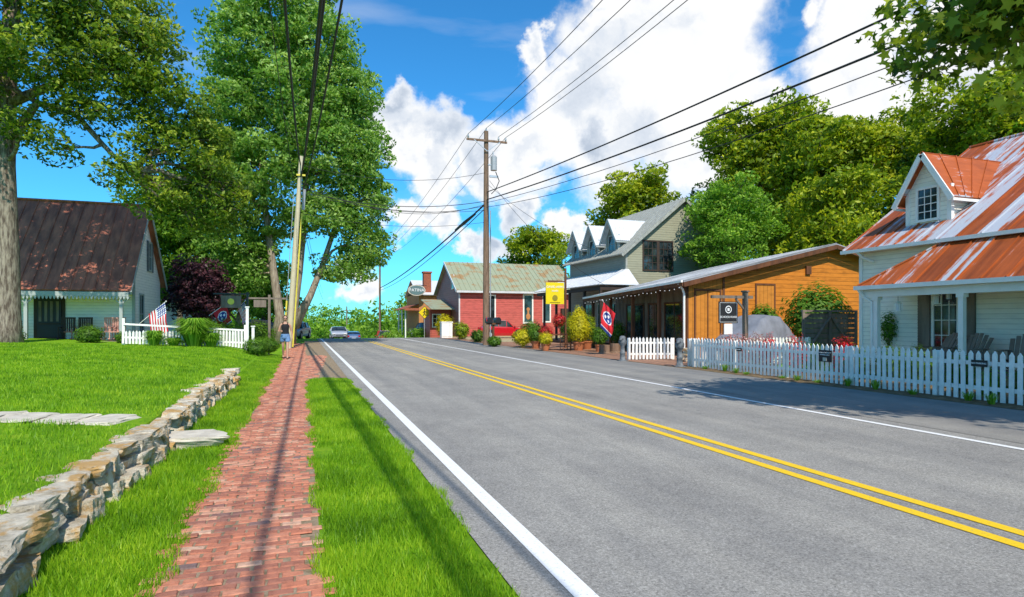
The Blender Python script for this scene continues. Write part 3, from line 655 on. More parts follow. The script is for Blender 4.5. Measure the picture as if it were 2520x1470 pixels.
mb.obj('timber_trim',brownw,e)
MB().box(20.28,21.3,yg-.02,yg-.003,0,3.32).obj('side_door',oboard,e)
mb=MB(); mb.poly([(18.0,yg,0),(18.0,33,0),(18.0,33,3.4),(18.0,yg,3.8)]); mb.poly([(18,33,0),(31,33,0),(31,33,3.4),(24.65,33,5),(18,33,3.4)]); mb.obj('shop_wall',greyw,e)
for a,b in ((24,25.6),(26,27.6),(28.2,29.2),(29.8,31.6)): window(e,'X-',18.0,a,b,.3,2.5,brownw,2,1,.1,name='shop_window')
mb=MB(); mb.beam((15.82,ya,roofz(15.9,ya)-.02),(15.82,yb,roofz(15.9,yb)-.02),.1,.1); mb.tube([(15.85,23.3,3.3),(16.1,23.35,3.05),(16.2,23.38,2.85),(16.2,23.38,.1)],.05,8); mb.obj('gutter_downpipe',whitetrim,e)
mb=MB()
for i in range(26): yy=23.1+i*.38; mb.ball((15.75,yy,3.1-(yy-23)*.04-.06*math.sin((i%4)/4*math.pi)),.024,0,6)
mb.obj('string_lights',lampw,e)
MB().box(23.2,23.5,yg-.1,yg-.003,3.9,4.3).obj('gable_vent',brownw,e)
# covered car
def cover():
    n,m_=44,28; vs=[];fs=[]
    prof=[(0,.6),(.08,1.0),(.25,1.2),(.38,1.75),(.5,1.88),(.72,1.82),(.88,1.35),(1,1.0)]
    def ph(t):
        for (a,za),(b,zb) in zip(prof,prof[1:]):
            if t<=b: k=(t-a)/(b-a); return za+(zb-za)*k
        return 1.0
    for i in range(n+1):
        t=i/n; H=ph(t)
        for j in range(m_+1):
            s=j/m_*2-1; a=abs(s); w=.94*(1-.35*max(0,.1-t)/.1*.5)
            if a<.5: yy=s/.5*.66*w; z=H-.03*(s/.5)**2
            else: k=(a-.5)/.5; yy=math.copysign(.66*w+.32*k**.55,s); z=(H-.03)*(1-k)
            f=.08*math.sin(t*46+2.2*math.sin(z*2.4+t*9))*(1-z/1.9)
            p=Vector((t*3.9-1.95,yy,z))
            if a>=.5: p.y+=math.copysign(f,s)
            if i==0 or i==n: p.x+=(.12 if i==n else -.12)*(1-z/1.6)
            p.z+=.05*noise.noise(p*2.6); vs.append(tuple(p))
    for i in range(n):
        for j in range(m_): a=i*(m_+1)+j; fs.append((a,a+1,a+m_+2,a+m_+1))
    fs.append(tuple(range(m_+1))); fs.append(tuple(n*(m_+1)+j for j in range(m_+1))[::-1])
    me=bpy.data.meshes.new('fabric'); me.from_pydata(vs,[],fs); me.materials.append(cloth); me.polygons.foreach_set('use_smooth',[True]*(len(fs)-2)+[False]*2)
    e=empty('covered_car',(17.7,20.6,0),.3); link('fabric',me,e)
cover()
e=empty('wooden_gate'); mb=MB(); yy=18.9
for i in range(9): mb.box(18.6,21.2,yy,yy+.03,.15+i*.2,.15+i*.2+.18)
for x in (18.55,19.9,21.25): mb.box(x-.06,x+.06,yy-.05,yy-.002,0,2.05)
mb.beam((18.6,yy-.03,.3),(19.9,yy-.03,1.8),.05,.12,0,(0,1,0)); mb.beam((19.9,yy-.03,1.8),(21.2,yy-.03,.3),.05,.12,0,(0,1,0)); mb.box(18.5,21.3,yy-.06,yy+.05,1.98,2.06)
mb.obj('planks',greyw,e)
shrub('magnolia_shrub',21.6,21.2,.3,1.6,1.5,L_shrub,5000,.2,60,1.2); shrub('magnolia_shrub',19.9,22.6,.8,.7,.8,L_shrub,2000,.18,61)
for i,(x,y,m_,s) in enumerate([(13.7,16.6,L_pink,.4),(14.2,15.9,L_red,.35),(14.0,14.6,L_red,.4),(14.4,13.2,L_red,.4),(13.6,12.1,L_shrub,.4),(14.4,11,L_shrub,.45),(13.8,17.4,L_pink,.38),(14.8,17.2,L_pink,.42),(13.7,9.5,L_shrub,.35),(15.1,15,L_shrub,.45),(13.5,8,L_shrub,.35),(15.2,12.4,L_shrub,.5)]):
    shrub('flowering_plant' if m_!=L_shrub else 'garden_shrub',x,y,0,s,.62 if m_!=L_shrub else .5,m_,1500,.075,70+i)
shrub('climbing_vine',18.0,14.75,.8,.3,.6,L_shrub,900,.09,90,.3); shrub('potted_plant',15.6,6.2,.1,.6,.9,L_shrub,2500,.12,91)
shrub('garden_shrub',13.3,8.6,0,.25,.35,L_light,600,.09,92)
# shop sign
e=empty('hanging_shop_sign'); mb=MB(); yy=17.35
mb.box(14.43,14.57,yy-.07,yy+.07,0,2.62); mb.box(14.4,14.6,yy-.1,yy+.1,2.62,2.68); mb.box(13.1,14.8,yy-.045,yy+.045,2.4,2.5); mb.beam((14.43,yy,2.05),(14.1,yy,2.4),.05,.06)
mb.tube([(13.5,yy,2.4),(13.5,yy,2.28)],.01,5); mb.tube([(14.1,yy,2.4),(14.1,yy,2.28)],.01,5); mb.obj('post_and_arm',greyw,e)
MB().box(13.4,14.17,yy-.02,yy+.02,1.55,2.29).obj('board',blk,e); MB().box(13.62,13.96,yy-.01,yy+.01,1.17,1.53).obj('plain_patch',whitetrim,e)
mb=MB(); k=24
for a,b,c,d in ((13.43,14.14,2.245,2.255),(13.43,14.14,1.585,1.595),(13.43,13.44,1.6,2.24),(14.13,14.14,1.6,2.24)): mb.box(a,b,yy-.025,yy-.0205,c,d)
for i in range(k):
    a=2*math.pi*i/k; b=2*math.pi*(i+1)/k; cx,cz=13.785,2.02
    mb.hexa([(cx+r_*math.cos(t),y_,cz+r_*math.sin(t)) for y_ in (yy-.026,yy-.0205) for r_,t in ((.13,a),(.13,b),(.1,b),(.1,a))])
mb.box(13.74,13.83,yy-.026,yy-.0205,1.97,2.07); mb.obj('plain_mark',textw,e)
text('SCHOOLHOUSE',(13.785,yy-.024,1.76),.096,textw,e)
def carved(name,x,y):
    e=empty(name); mb=MB(); pr=[(0,.16),(.06,.16),(.08,.11),(.3,.1),(.34,.13),(.38,.09),(.6,.08),(.66,.12),(.72,.15),(.82,.16),(.9,.12),(.98,.13),(1.03,.06)]
    mb.tube([(x,y,z) for z,_ in pr],[q for _,q in pr],12); mb.tube([(x,y,.84),(x-.1,y-.1,.92),(x-.2,y-.14,.86)],[.09,.07,.04],8); mb.box(x-.17,x+.17,y-.17,y+.17,0,.05); mb.obj('carved_column',stone_pole,e,True)
carved('carved_stone_post',12.2,21.8); carved('carved_stone_post',12.5,18.3)
rocks('stone_stack',[((14.3+random.uniform(-.15,.15),20.4+random.uniform(-.15,.15),.06+.11*i),(.26,.2,.06),random.uniform(0,3)) for i in range(5)],rockm)
# ------------------------------------------------------------------ flags
def flag(name,pole0,pole1,h0,hoist,fly,w,l,fn,mats,nx=36,ny=26):
    e=empty(name); mb=MB().tube([pole0,pole1],.015,6); mb.ball(pole1,.03); mb.obj('pole',whitetrim,e)
    H=Vector(hoist).normalized()*w; F=Vector(fly).normalized()*l; N=H.cross(F).normalized(); h0=Vector(h0); vs=[];fs=[];ms=[]
    for i in range(nx+1):
        for j in range(ny+1):
            u,v=i/nx,j/ny; p=h0-H*(v)+F*u+N*(.06*math.sin(u*9+v*2)*u)+H*(.05*math.sin(u*6)*u); vs.append(tuple(p))
    for i in range(nx):
        for j in range(ny): a=i*(ny+1)+j; fs.append((a,a+1,a+ny+2,a+ny+1)); ms.append(fn((i+.5)/nx,(j+.5)/ny))
    me=bpy.data.meshes.new('cloth'); me.from_pydata(vs,[],fs); [me.materials.append(m) for m in mats]; me.polygons.foreach_set('material_index',ms); me.polygons.foreach_set('use_smooth',[True]*len(fs)); link('cloth',me,e)
def us(u,v):
    if u<.4 and v<7/13: return 2 if (int(u/.4*11)%2==0 and int(v*13/7*9)%2==0) else 1
    return 0 if int(v*13)%2==0 else 2
def tn(u,v):
    if u>.92: return 1
    if u>.885: return 2
    x=(u-.44)*1.5; y=v-.5; rr=math.hypot(x,y)
    if rr<.3:
        for k in range(3):
            a=k*2.094+.5
            if math.hypot(x-.155*math.cos(a),y-.155*math.sin(a))<.08: return 2
        return 1
    if rr<.36: return 2
    return 0
FM=[redc,navy,whc]
flag('american_flag',(-7.3,33,1.5),(-6.1,32.5,2.55),(-6.15,32.5,2.5),(.75,-.3,.55),(.1,0,-1),.95,1.35,us,FM)
flag('tennessee_flag',(-4.6,35,1.9),(-3.75,34.8,2.55),(-3.8,34.8,2.5),(.8,-.2,.6),(.35,0,-1),.75,1.0,tn,FM)
flag('american_flag',(-3.3,35,2.0),(-2.85,34.8,2.7),(-2.9,34.8,2.65),(.6,-.2,.7),(.3,0,-1),.5,.9,us,FM)
flag('tennessee_flag',(14.1,26.2,1.9),(13.2,25.5,2.6),(13.3,25.55,2.5),(-.7,-.1,.55),(-.25,-.1,-1),.85,1.15,tn,FM)
# ------------------------------------------------------------------ gray house
e=empty('gray_house'); gy=36
mb=MB(); xw=20.4; xb=29.2; zr=10.1; pr_=.82; ze=zr-pr_*(24.8-19.9)
mb.poly([(xw,gy,0),(xb,gy,0),(xb,gy,ze+.35),(24.8,gy,zr-.15),(xw,gy,ze+.35)]); mb.poly([(xw,45,0),(xb,45,0),(xb,45,ze+.35),(24.8,45,zr-.15),(xw,45,ze+.35)]); mb.poly([(xb,gy,0),(xb,45,0),(xb,45,ze+.3),(xb,gy,ze+.3)]); mb.obj('siding_walls',gsiding,e)
MB().poly([(xw,gy,0),(xw,45,0),(xw,45,ze+.3),(xw,gy,ze+.3)]).obj('street_wall',gdark,e)  # street side's shade put into a darker copy of the gable siding
mb=MB(); q=[(19.9,gy-.35,ze),(19.9,45.35,ze),(24.8,45.35,zr),(24.8,gy-.35,zr)]; mb.slab(q,.08); ribs(mb,*q,22,.03,.03); mb.slab([(29.7,gy-.35,ze),(29.7,45.35,ze),(24.802,45.35,zr),(24.802,gy-.35,zr)],.08); mb.obj('main_roof',shing,e)
mb=MB(); mb.beam((19.9,gy-.38,ze-.13),(24.8,gy-.38,zr-.13),.05,.18); mb.beam((29.7,gy-.38,ze-.13),(24.8,gy-.38,zr-.13),.05,.18); mb.box(xw-.03,xw+.1,gy-.03,gy+.1,0,ze+.1); mb.obj('rake_trim',shing,e)
for yc in (38.1,41.1,43.9): dormer(e,20.5,yc,1.7,6.2,7.6,8.75,19.9,ze,pr_,gdark,bluegrey,tinw,.35,(.9,6.45,7.55),2,2,7)
window(e,'Y-',gy,21.75,22.75,5.1,7.0,darkw,3,4,.1); window(e,'Y-',gy,22.95,23.95,5.1,7.0,darkw,3,4,.1); window(e,'Y-',gy,21.9,22.8,1.2,3.1,darkw,2,4,.1)
mb=MB(); q=[(17.7,34.6,3.95),(17.7,46,3.95),(20.4,45,5.1),(20.4,36.0,5.1)]; mb.slab(q,.05); ribs(mb,*q,20,.025,.03); mb.slab([(17.7,34.6,3.955),(20.6,34.6,3.95),(20.6,35.98,5.1),(20.42,35.98,5.1)],.05); mb.obj('porch_roof',tinw,e)
mb=MB(); mb.box(17.85,18.0,34.75,45.8,3.6,3.85); mb.box(18.0,20.4,34.75,34.9,3.6,3.85)
for yy in (34.85,37.2,39.6,42,44.4): mb.box(17.85,18.0,yy-.08,yy+.08,0,3.6)
mb.box(17.6,20.4,34.7,45.9,0,.2); mb.obj('porch_frame',darkw,e)
for a,b in ((36.8,38),(39,40),(41,42.2),(43,44)): window(e,'X-',xw,a,b,.6,2.8,bluegrey,2,3,.1)
# ------------------------------------------------------------------ red building
e=empty('red_barn_building'); ry=62.6
mb=MB(); mb.poly([(15.6,ry,0),(29,ry,0),(29,ry,5.05),(15.6,ry,5.05)]); mb.poly([(29,ry,0),(29,74,0),(29,74,5),(29,68,8.2),(29,ry,5)]); mb.obj('siding_walls',rsiding,e)
MB().poly([(15.6,ry,0),(15.6,74,0),(15.6,74,5),(15.6,68,8.2),(15.6,ry,5)]).obj('gable_wall',SID('shaded_red_siding',(.36,.15,.14),.25),e)  # same red siding; shade of the street-side gable mixed into its colour
mb=MB(); q=[(15.2,62.1,4.85),(29.3,62.1,4.85),(29.3,68,8.35),(15.2,68,8.35)]; mb.slab(q,.08); ribs(mb,*q,26,.05,.05); mb.slab([(15.2,74,4.85),(29.3,74,4.85),(29.3,68,8.34),(15.2,68,8.34)],.08); mb.obj('metal_roof',greenroof,e)
mb=MB(); mb.box(15.2,29.3,62.02,62.1,4.6,4.82); mb.beam((15.15,62.1,4.75),(15.15,68,8.25),.08,.25); mb.box(15.55,15.7,ry-.03,ry-.002,0,4.9); mb.obj('fascia',tinw,e)
window(e,'Y-',ry,18.9,19.5,1.6,4.3,whitetrim,1,1,.15); window(e,'Y-',ry,22.9,23.8,1.5,4.4,whitetrim,1,1,.16); window(e,'X-',15.6,65,66,5.2,6.6,whitetrim,1,1,.1); window(e,'Y-',ry,25.2,25.9,1.6,4.3,whitetrim,1,1,.15)
mb=MB(); mb.ball((23.35,ry-.06,2.1),.25,0,8,(1,.1,1.4)); mb.ball((23.35,ry-.06,2.9),.2,0,8,(1,.1,1)); mb.box(23.25,23.45,ry-.07,ry-.05,2.3,2.8); mb.obj('window_figure',orangew,e)
MB().box(27.2,28.5,ry-.4,ry-.01,0,3).obj('entry_bay',darkw,e)
mb=MB(); mb.slab([(12.9,64,2.9),(15.5,64,2.9),(15.5,70,4.1),(12.9,70,4.1)],.06); mb.obj('lean_to_roof',greenroof,e)
mb=MB(); mb.box(13.2,15.5,66,70,-.5,2.9); mb.obj('lean_to',SID('red_lean',(.45,.1,.08),.25),e); window(e,'Y-',66,13.5,14.3,1,2.3,whitetrim,2,3,.1)
e=empty('orange_brick_shop'); mb=MB(); mb.box(14.5,23,80,90,-1.5,5.2); mb.obj('walls',orangew,e); mb=MB(); mb.slab([(14.2,79.5,5.1),(23.4,79.5,5.1),(23.4,85,7.3),(14.2,85,7.3)],.1); mb.slab([(14.2,90.5,5.1),(23.4,90.5,5.1),(23.4,85,7.3),(14.2,85,7.3)],.1); mb.obj('roof',tinw,e)
mb=MB(); mb.box(15.2,16.2,80.3,81.3,4.5,8); mb.box(15.1,16.3,80.2,81.4,8,8.2); mb.obj('chimney',brickred,e)
mb=MB(); mb.slab([(12.6,80,3.2),(12.6,90,3.2),(14.5,90,3.9),(14.5,80,3.9)],.08); mb.box(12.6,14.5,79.9,79.98,3.0,3.3); mb.obj('awning',brickred,e)
window(e,'Y-',80,15.5,16.6,1,3,whitetrim,2,2,.1); window(e,'Y-',80,18,19,1,3,whitetrim,2,2,.1)
for yy in (81,84,87): MB().box(12.8,12.95,yy-.1,yy+.1,-1.8,3.2).obj('awning_post',whitetrim,e)
# oval sign
e=empty('oval_shop_sign'); k=28; cx,cz,yy=13.95,5.6,78.6
mb=MB()
def ov(mb,a,b,y0,y1,m):
    p=[(cx+a*math.cos(2*math.pi*i/k),y0,cz+b*math.sin(2*math.pi*i/k)) for i in range(k)]; mb.ext(p,(0,y1-y0,0),m)
ov(mb,1.15,.72,yy,yy+.1,1); ov(mb,1.02,.6,yy-.03,yy-.002,0); mb.obj('oval_board',[flat('sign_blue_green',(.12,.2,.2)),concrete],e)
text('PATINA',(cx,yy-.05,cz),.56,textw,e); MB().beam((cx,yy+.05,6.3),(15.5,80,6.3),.06,.06).obj('bracket',black,e)
# ------------------------------------------------------------------ left house
e=empty('white_cottage'); HX0,HX1=-14.2,-8.2; zg=.55
mb=MB(); mb.poly([(HX1,36,zg-.3),(HX1,42,zg-.3),(HX1,42,4.1),(HX1,38,7.8),(HX1,36,5.2)]); mb.poly([(HX0,36,zg-.3),(HX1,36,zg-.3),(HX1,36,5.2),(HX0,36,5.2)]); mb.poly([(HX0,36,zg-.3),(HX0,42,zg-.3),(HX0,42,4.1),(HX0,38,7.8),(HX0,36,5.2)]); mb.obj('siding_walls',bsiding,e)
mb=MB(); q=[(HX0-.3,34,3.1),(HX1+.3,34,3.1),(HX1+.3,38,7.9),(HX0-.3,38,7.9)]; mb.slab(q,.06); ribs(mb,*q,13,.03,.04); mb.slab([(HX0-.3,42.3,3.7),(HX1+.3,42.3,3.7),(HX1+.3,38.003,7.9),(HX0-.3,38.003,7.9)],.06); mb.tube([(HX0-.3,38,7.93),(HX1+.3,38,7.93)],.07,8); mb.obj('tin_roof',rustL,e)
mb=MB(); mb.beam((HX1+.32,34,2.98),(HX1+.32,38,7.78),.05,.16); mb.beam((HX1+.32,42.3,3.58),(HX1+.32,38,7.78),.05,.16); mb.box(HX1-.1,HX1+.03,35.97,36.08,.3,5); mb.box(HX0-.2,HX1+.2,34.02,34.1,2.82,3.02)
x=HX0-.2
while x<HX1+.2: mb.ext([(x,34.03,2.82),(x+.13,34.03,2.82),(x+.1,34.03,2.7),(x+.065,34.03,2.65),(x+.03,34.03,2.7)],(0,.03,0)); x+=.15
mb.obj('scalloped_trim',bluegrey,e)
mb=MB()
for x in (-13.9,-12.2,-8.35): 
    mb.box(x-.07,x+.07,34.15,34.29,.6,2.82); mb.beam((x,34.2,2.45),(x+.4,34.2,2.8),.04,.05); mb.beam((x,34.2,2.45),(x-.4,34.2,2.8),.04,.05)
mb.obj('porch_posts',bluegrey,e); MB().box(HX0,HX1+.1,34,36,.3,.65).obj('porch_floor',greyw,e)
MB().poly([(HX0,34.1,2.95),(HX1,34.1,2.95),(HX1,36,2.97),(HX0,36,2.97)]).obj('porch_ceiling',whitetrim,e)
window(e,'X+',HX1,39.0,39.6,4.5,6.0,bluegrey,2,2,.1); window(e,'X+',HX1,37.0,37.8,1.0,3.0,bluegrey,2,2,.1); MB().box(HX1+.01,HX1+.06,39.72,40.0,4.4,6.1).box(HX1+.01,HX1+.06,38.6,38.88,4.4,6.1).obj('gable_shutters',stone_pole,e)
mb=MB(); mb.box(-12.5,-11.2,35.94,35.99,.65,2.85,0); mb.box(-12.35,-11.35,35.9,35.94,.7,2.75,1)
for i in range(4): mb.box(-12.28+i*.24,-12.16+i*.24,35.88,35.9,1.6,2.6,2)
for z in (.75,1.45): mb.box(-12.3,-11.4,35.88,35.9,z,z+.08,0)
mb.obj('screen_door',[darkw,blk,greyw],e)
e=empty('porch_swing'); mb=MB()
for i in range(5): mb.box(-13.6,-12.7,34.7+i*.1,34.78+i*.1,1.05,1.08)
for i in range(5): mb.box(-13.6,-12.7,35.2,35.23,1.15+i*.1,1.22+i*.1)
for x in (-13.6,-12.7): mb.box(x-.03,x+.03,34.7,35.22,1.3,1.34); mb.tube([(x,34.75,1.05),(x,34.95,2.9)],.012,5); mb.tube([(x,35.2,1.05),(x,34.95,2.9)],.012,5); mb.box(x-.03,x+.03,34.7,34.75,1.05,1.3)
mb.obj('seat_and_chains',brickred,e)
def rocker(x,y,z,m):
    e=empty('rocking_chair',(x,y,z)); mb=MB()
    for i in range(6): mb.box(-.25+i*.09,-.19+i*.09,.22,.25,.45,1.1)
    mb.box(-.3,.3,.2,.27,1.08,1.16); mb.box(-.3,.3,-.25,.25,.42,.46)
    for s in (-1,1):
        mb.box(s*.28-.02,s*.28+.02,-.24,-.2,.08,.65); mb.box(s*.28-.02,s*.28+.02,.2,.24,.08,1.1); mb.box(s*.28-.04,s*.28+.04,-.28,.24,.65,.68)
        mb.tube([(s*.28,-.42,.12),(s*.28,-.2,.04),(s*.28,.1,.04),(s*.28,.45,.14)],.025,6)
    mb.obj('frame',m,e)
rocker(-9.0,34.9,.65,pinkm); rocker(-8.6,34.6,.65,pinkm)
rocker(-10.9,35.2,.65,darkw); rocker(-10.2,35.3,.65,darkw)
e=empty('pale_blue_house'); mb=MB(); mb.poly([(-12.5,60,0),(-8,60,0),(-8,60,4.5),(-10.2,60,7),(-12.5,60,4.5)]); mb.poly([(-8,60,0),(-8,66,0),(-8,66,4.5),(-8,60,4.5)]); mb.obj('walls',SID('pale_blue_siding',(.5,.56,.62),.2),e); MB().slab([(-7.7,59.6,4.3),(-7.7,66,4.3),(-10.2,66,7.1),(-10.2,59.6,7.1)],.1).slab([(-12.8,59.6,4.3),(-12.8,66,4.3),(-10.21,66,7.1),(-10.21,59.6,7.1)],.1).obj('roof',tin,e)
e=empty('hanging_sign'); mb=MB(); mb.box(-2.75,-2.65,34.2,34.3,.2,3.1,0); mb.box(-4.3,-2.6,34.22,34.28,2.98,3.05,0); mb.box(-3.95,-3.0,34.23,34.27,2.3,2.93,1); mb.tube([(-3.48,34.22,2.62),(-3.48,34.19,2.62)],.16,14,2); mb.obj('board_and_bracket',[black,greyw,guard],e)
e=empty('wooden_sign_post'); mb=MB(); mb.box(-1.85,-1.72,37,37.1,.1,3.1); mb.box(-2.9,-.9,37.02,37.08,2.85,2.95); mb.box(-2.6,-1.95,37.03,37.07,2.4,2.8); mb.obj('post_and_board',greyw,e)
# ------------------------------------------------------------------ poles and wires
e=empty('utility_pole'); mb=MB(); mb.tube([(11.6,39.1,-.2),(11.6,39.1,7),(11.6,39.1,14.3)],[.24,.2,.15],12,0)
mb.box(10.2,13.0,38.86,38.96,13.55,13.68,0); mb.beam((11.6,38.85,12.9),(10.7,38.85,13.6),.04,.05,1); mb.beam((11.6,38.85,12.9),(12.5,38.85,13.6),.04,.05,1)
for x in (10.3,12.4,12.9): mb.tube([(x,38.9,13.68),(x,38.9,13.78),(x,38.9,13.95)],[.03,.07,.04],8,1)
mb.tube([(11.6,39.1,14.3),(11.6,39.1,14.5)],[.06,.05],8,1); mb.tube([(12.1,39,11.7),(12.1,39,12.6)],.22,12,2); mb.tube([(12.1,39,12.6),(12.1,39,12.7)],[.2,.1],12,2); mb.tube([(12.05,39,12.7),(12.05,39,12.95)],.04,8,1)
mb.box(11.7,12.0,38.95,39.05,12.0,12.1,1); mb.tube([(11.85,38.95,0),(11.85,38.95,9)],.035,6,2); mb.box(11.8,12.4,38.9,39.0,11.2,11.35,1)
mb.tube([(12.2,38.9,11.6),(12.45,38.9,11),(12.2,38.9,10.4),(11.9,38.9,10.1)],.03,6,3); mb.obj('pole_crossarm_transformer',[polew,galv,greym,wire_m],e,False)
e=empty('utility_pole'); mb=MB(); mb.tube([(11.9,101,-5),(11.9,101,12.6)],[.2,.14],10,0); mb.box(10.6,13.2,100.9,101,11.9,12.05,0); mb.obj('pole_and_crossarm',[polew],e)
e=empty('leaning_utility_pole'); mb=MB(); mb.tube([(-.8,38.3,-.1),(-.45,38.3,5.5),(-.08,38.3,11.4)],[.17,.15,.12],12,0); mb.box(-.35,.15,38.1,38.2,10.2,10.3,1)
mb.tube([(-.55,38.0,.1),(-.05,38.1,8)],.045,8,1); mb.tube([(-1.05,37.6,.0),(-.5,38.1,9)],.02,6,2); mb.tube([(-1.05,37.6,.0),(-.88,37.75,2.8)],.05,8,1); mb.tube([(.1,38.1,9.4),(.02,38.1,8.2)],.09,8,2); mb.obj('pole_and_guards',[pole_y,guard,greym],e)
e=empty('utility_pole'); mb=MB(); mb.tube([(7.4,112,-6),(7.4,112,4.2)],[.14,.1],8); mb.box(6.6,8.2,111.95,112.05,3.4,3.5); mb.obj('pole_and_crossarm',greyw,e)
def wire(mb,p,q,sag,r,n=22):
    p=Vector(p);q=Vector(q); mb.tube([p.lerp(q,i/n)-Vector((0,0,4*sag*(i/n)*(1-i/n))) for i in range(n+1)],r,5)
e=empty('overhead_wires'); mb=MB()
wire(mb,(-.12,38.3,10.9),(-.62,-14,10.3),2.3,.036); wire(mb,(-.1,38.3,10.2),(.84,-14,10.3),2.1,.042); wire(mb,(-.06,38.3,10.5),(.95,-14,10.5),2.2,.03); wire(mb,(.0,38.2,9.4),(1.5,-14,10.4),1.9,.028); wire(mb,(-.4,38.2,9.6),(-.9,-14,10.6),2.0,.01)
for a,b in ((10.3,9.6),(11.6,10.8),(12.4,12.4),(12.9,12.8)): wire(mb,(a,38.9,13.95 if a!=11.6 else 14.5),(b,-12,13.9),1.0,.016)
for a,b in ((10.3,10.6),(11.6,11.9),(12.9,13.2)): wire(mb,(a,38.9,13.95 if a!=11.6 else 14.5),(b,101,12.2),1.0,.016)
wire(mb,(11.6,38.9,10.2),(15.5,-8,9.4),.5,.032); wire(mb,(11.6,38.9,9.7),(16.2,-8,8.9),.6,.036); wire(mb,(11.6,38.9,9.5),(16.4,-8,8.8),.9,.016); wire(mb,(11.6,38.9,9.2),(16.7,-8,8.7),1.2,.016)
for z1,z2,sg,rr in ((9.6,9.3,.9,.018),(9.3,9.6,.6,.022),(9.2,9.0,.5,.014),(9.9,9.4,1.2,.014),(10.9,11.5,.7,.014),(8.0,8.2,.5,.012)): wire(mb,(-.1,38.3,z1),(11.5,39,z2),sg,rr)
wire(mb,(11.6,39.2,9.5),(11.9,101,7),.6,.06); wire(mb,(11.6,39.2,9.2),(11.9,101,6.6),.8,.03); wire(mb,(11.7,39.2,10.8),(20.4,38,6.2),.6,.012); wire(mb,(11.8,39,11),(18.0,33,3.5),.9,.012)
wire(mb,(-.3,38.5,9),(3,100,5),.8,.02); wire(mb,(-.3,38.5,9.6),(3,100,6),.6,.014)
mb.obj('cables',wire_m,e,True,fix=False)
mb=MB(); mb.tube([(11.62,42,9.25),(11.64,45,9.1),(11.66,48,8.95)],[.08,.13,.08],8); mb.obj('splice_case',wire_m,e)
# ------------------------------------------------------------------ yellow hanging sign
e=empty('yellow_shop_sign'); mb=MB(); mb.box(14.66,14.76,33.05,33.15,0,4.75); mb.box(13.6,14.66,33.07,33.13,3.92,4.0); mb.obj('post',brownw,e)
MB().box(13.45,14.6,33.06,33.12,2.62,3.88).obj('panel',yel,e)
text('DAVID ARMS',(14.02,33.05,3.62),.185,textw,e); text('studio',(14.02,33.05,3.4),.17,textw,e)
mb=MB(); mb.tube([(14.02,33.04,2.98),(14.02,33.058,2.98)],.17,20,0); mb.box(13.7,14.35,33.04,33.058,2.7,2.73,0); mb.obj('plain_mark',flat('olive_mark',(.3,.24,.02)),e)
# ------------------------------------------------------------------ pedestrian sign, box, mailbox
e=empty('pedestrian_crossing_sign'); X,Y,Z=12.75,67,2.55; mb=MB(); mb.tube([(X,Y,gz(X,Y)),(X,Y,3.3)],.04,6,1)
mb.ext([(X-.72,Y-.06,Z),(X,Y-.06,Z-.72),(X+.72,Y-.06,Z),(X,Y-.06,Z+.72)],(0,.02,0),2); mb.ext([(X-.66,Y-.075,Z),(X,Y-.075,Z-.66),(X+.66,Y-.075,Z),(X,Y-.075,Z+.66)],(0,.01,0),0)
mb.tube([(X,Y-.08,Z+.32),(X,Y-.095,Z+.32)],.08,10,2)
for p,q in (((0,.2),(0,-.08)),((0,-.08),(-.18,-.38)),((0,-.08),(.14,-.36)),((0,.15),(-.18,-.02)),((0,.15),(.18,.02))): mb.beam((X+p[0],Y-.088,Z+p[1]),(X+q[0],Y-.088,Z+q[1]),.015,.08,2,(1,0,.3))
mb.obj('diamond_and_post',[yel,galv,blk],e)
e=empty('utility_box'); MB().box(12.5,13.55,57,57.8,0,1.45).box(12.45,13.6,56.95,57.85,1.45,1.55).box(12.55,13.0,56.97,56.998,.15,1.35).box(13.05,13.5,56.97,56.998,.15,1.35).obj('cabinet',whitetrim,e,bevel=.03)
e=empty('mailbox'); mb=MB(); 
for x0 in (11.0,11.55):
    k=8; mb.ext([(x0-.17,36.2,1.5),(x0+.17,36.2,1.5)]+[(x0+.17*math.cos(math.pi*i/k),36.2,1.68+.17*math.sin(math.pi*i/k)) for i in range(k+1)],(0,.6,0),0)
mb.box(10.85,11.75,36.3,36.6,1.4,1.5,1); mb.box(11.22,11.34,36.4,36.52,0,1.4,1); mb.box(10.79,10.82,36.3,36.33,1.6,1.9,2); mb.obj('boxes_and_post',[black,brownw,redc],e)
shrub('roadside_plant',11.3,36.3,0,.5,.35,L_shrub,1500,.12,101); shrub('roadside_plant',12.4,44,0,.6,.5,L_shrub,1500,.14,102); shrub('roadside_plant',13.2,52,0,.7,.8,L_yel,1500,.18,103); shrub('roadside_plant',13.9,62,0,1.0,1.2,L_gold,2500,.2,104)
shrub('roadside_plant',12.9,70,-.5,1.6,.7,L_light,2000,.2,105); shrub('roadside_plant',12,84,-1.5,2.5,1,L_light,2000,.25,106)
def pot(x,y,r,h,mat,sr,sh,n,leaf,seed,cone=0):
    e=empty('potted_plant'); MB().tube([(x,y,.031),(x,y,h*.85),(x,y,h*.86),(x,y,h)],[r*.7,r*.95,r*1.08,r*1.08],14).obj('pot',terra,e,False)
    shrub('',x,y,h*.85,sr,sh,mat,n,leaf,seed,parent=e,cone=cone)
pot(14.1,30.0,.32,.5,L_gold,.85,1.0,6000,.1,110,.55); pot(12.3,30.3,.22,.4,L_gold,.42,.35,1500,.09,111); pot(12.8,33,.28,.45,L_shrub,.55,.5,2000,.1,112)
pot(14.6,28.5,.25,.4,L_shrub,.5,.5,1800,.09,113); pot(13.2,32.5,.3,.5,L_red,.5,.5,2000,.09,114); pot(15.2,31.2,.3,.5,L_yel,.6,.8,2500,.1,115)
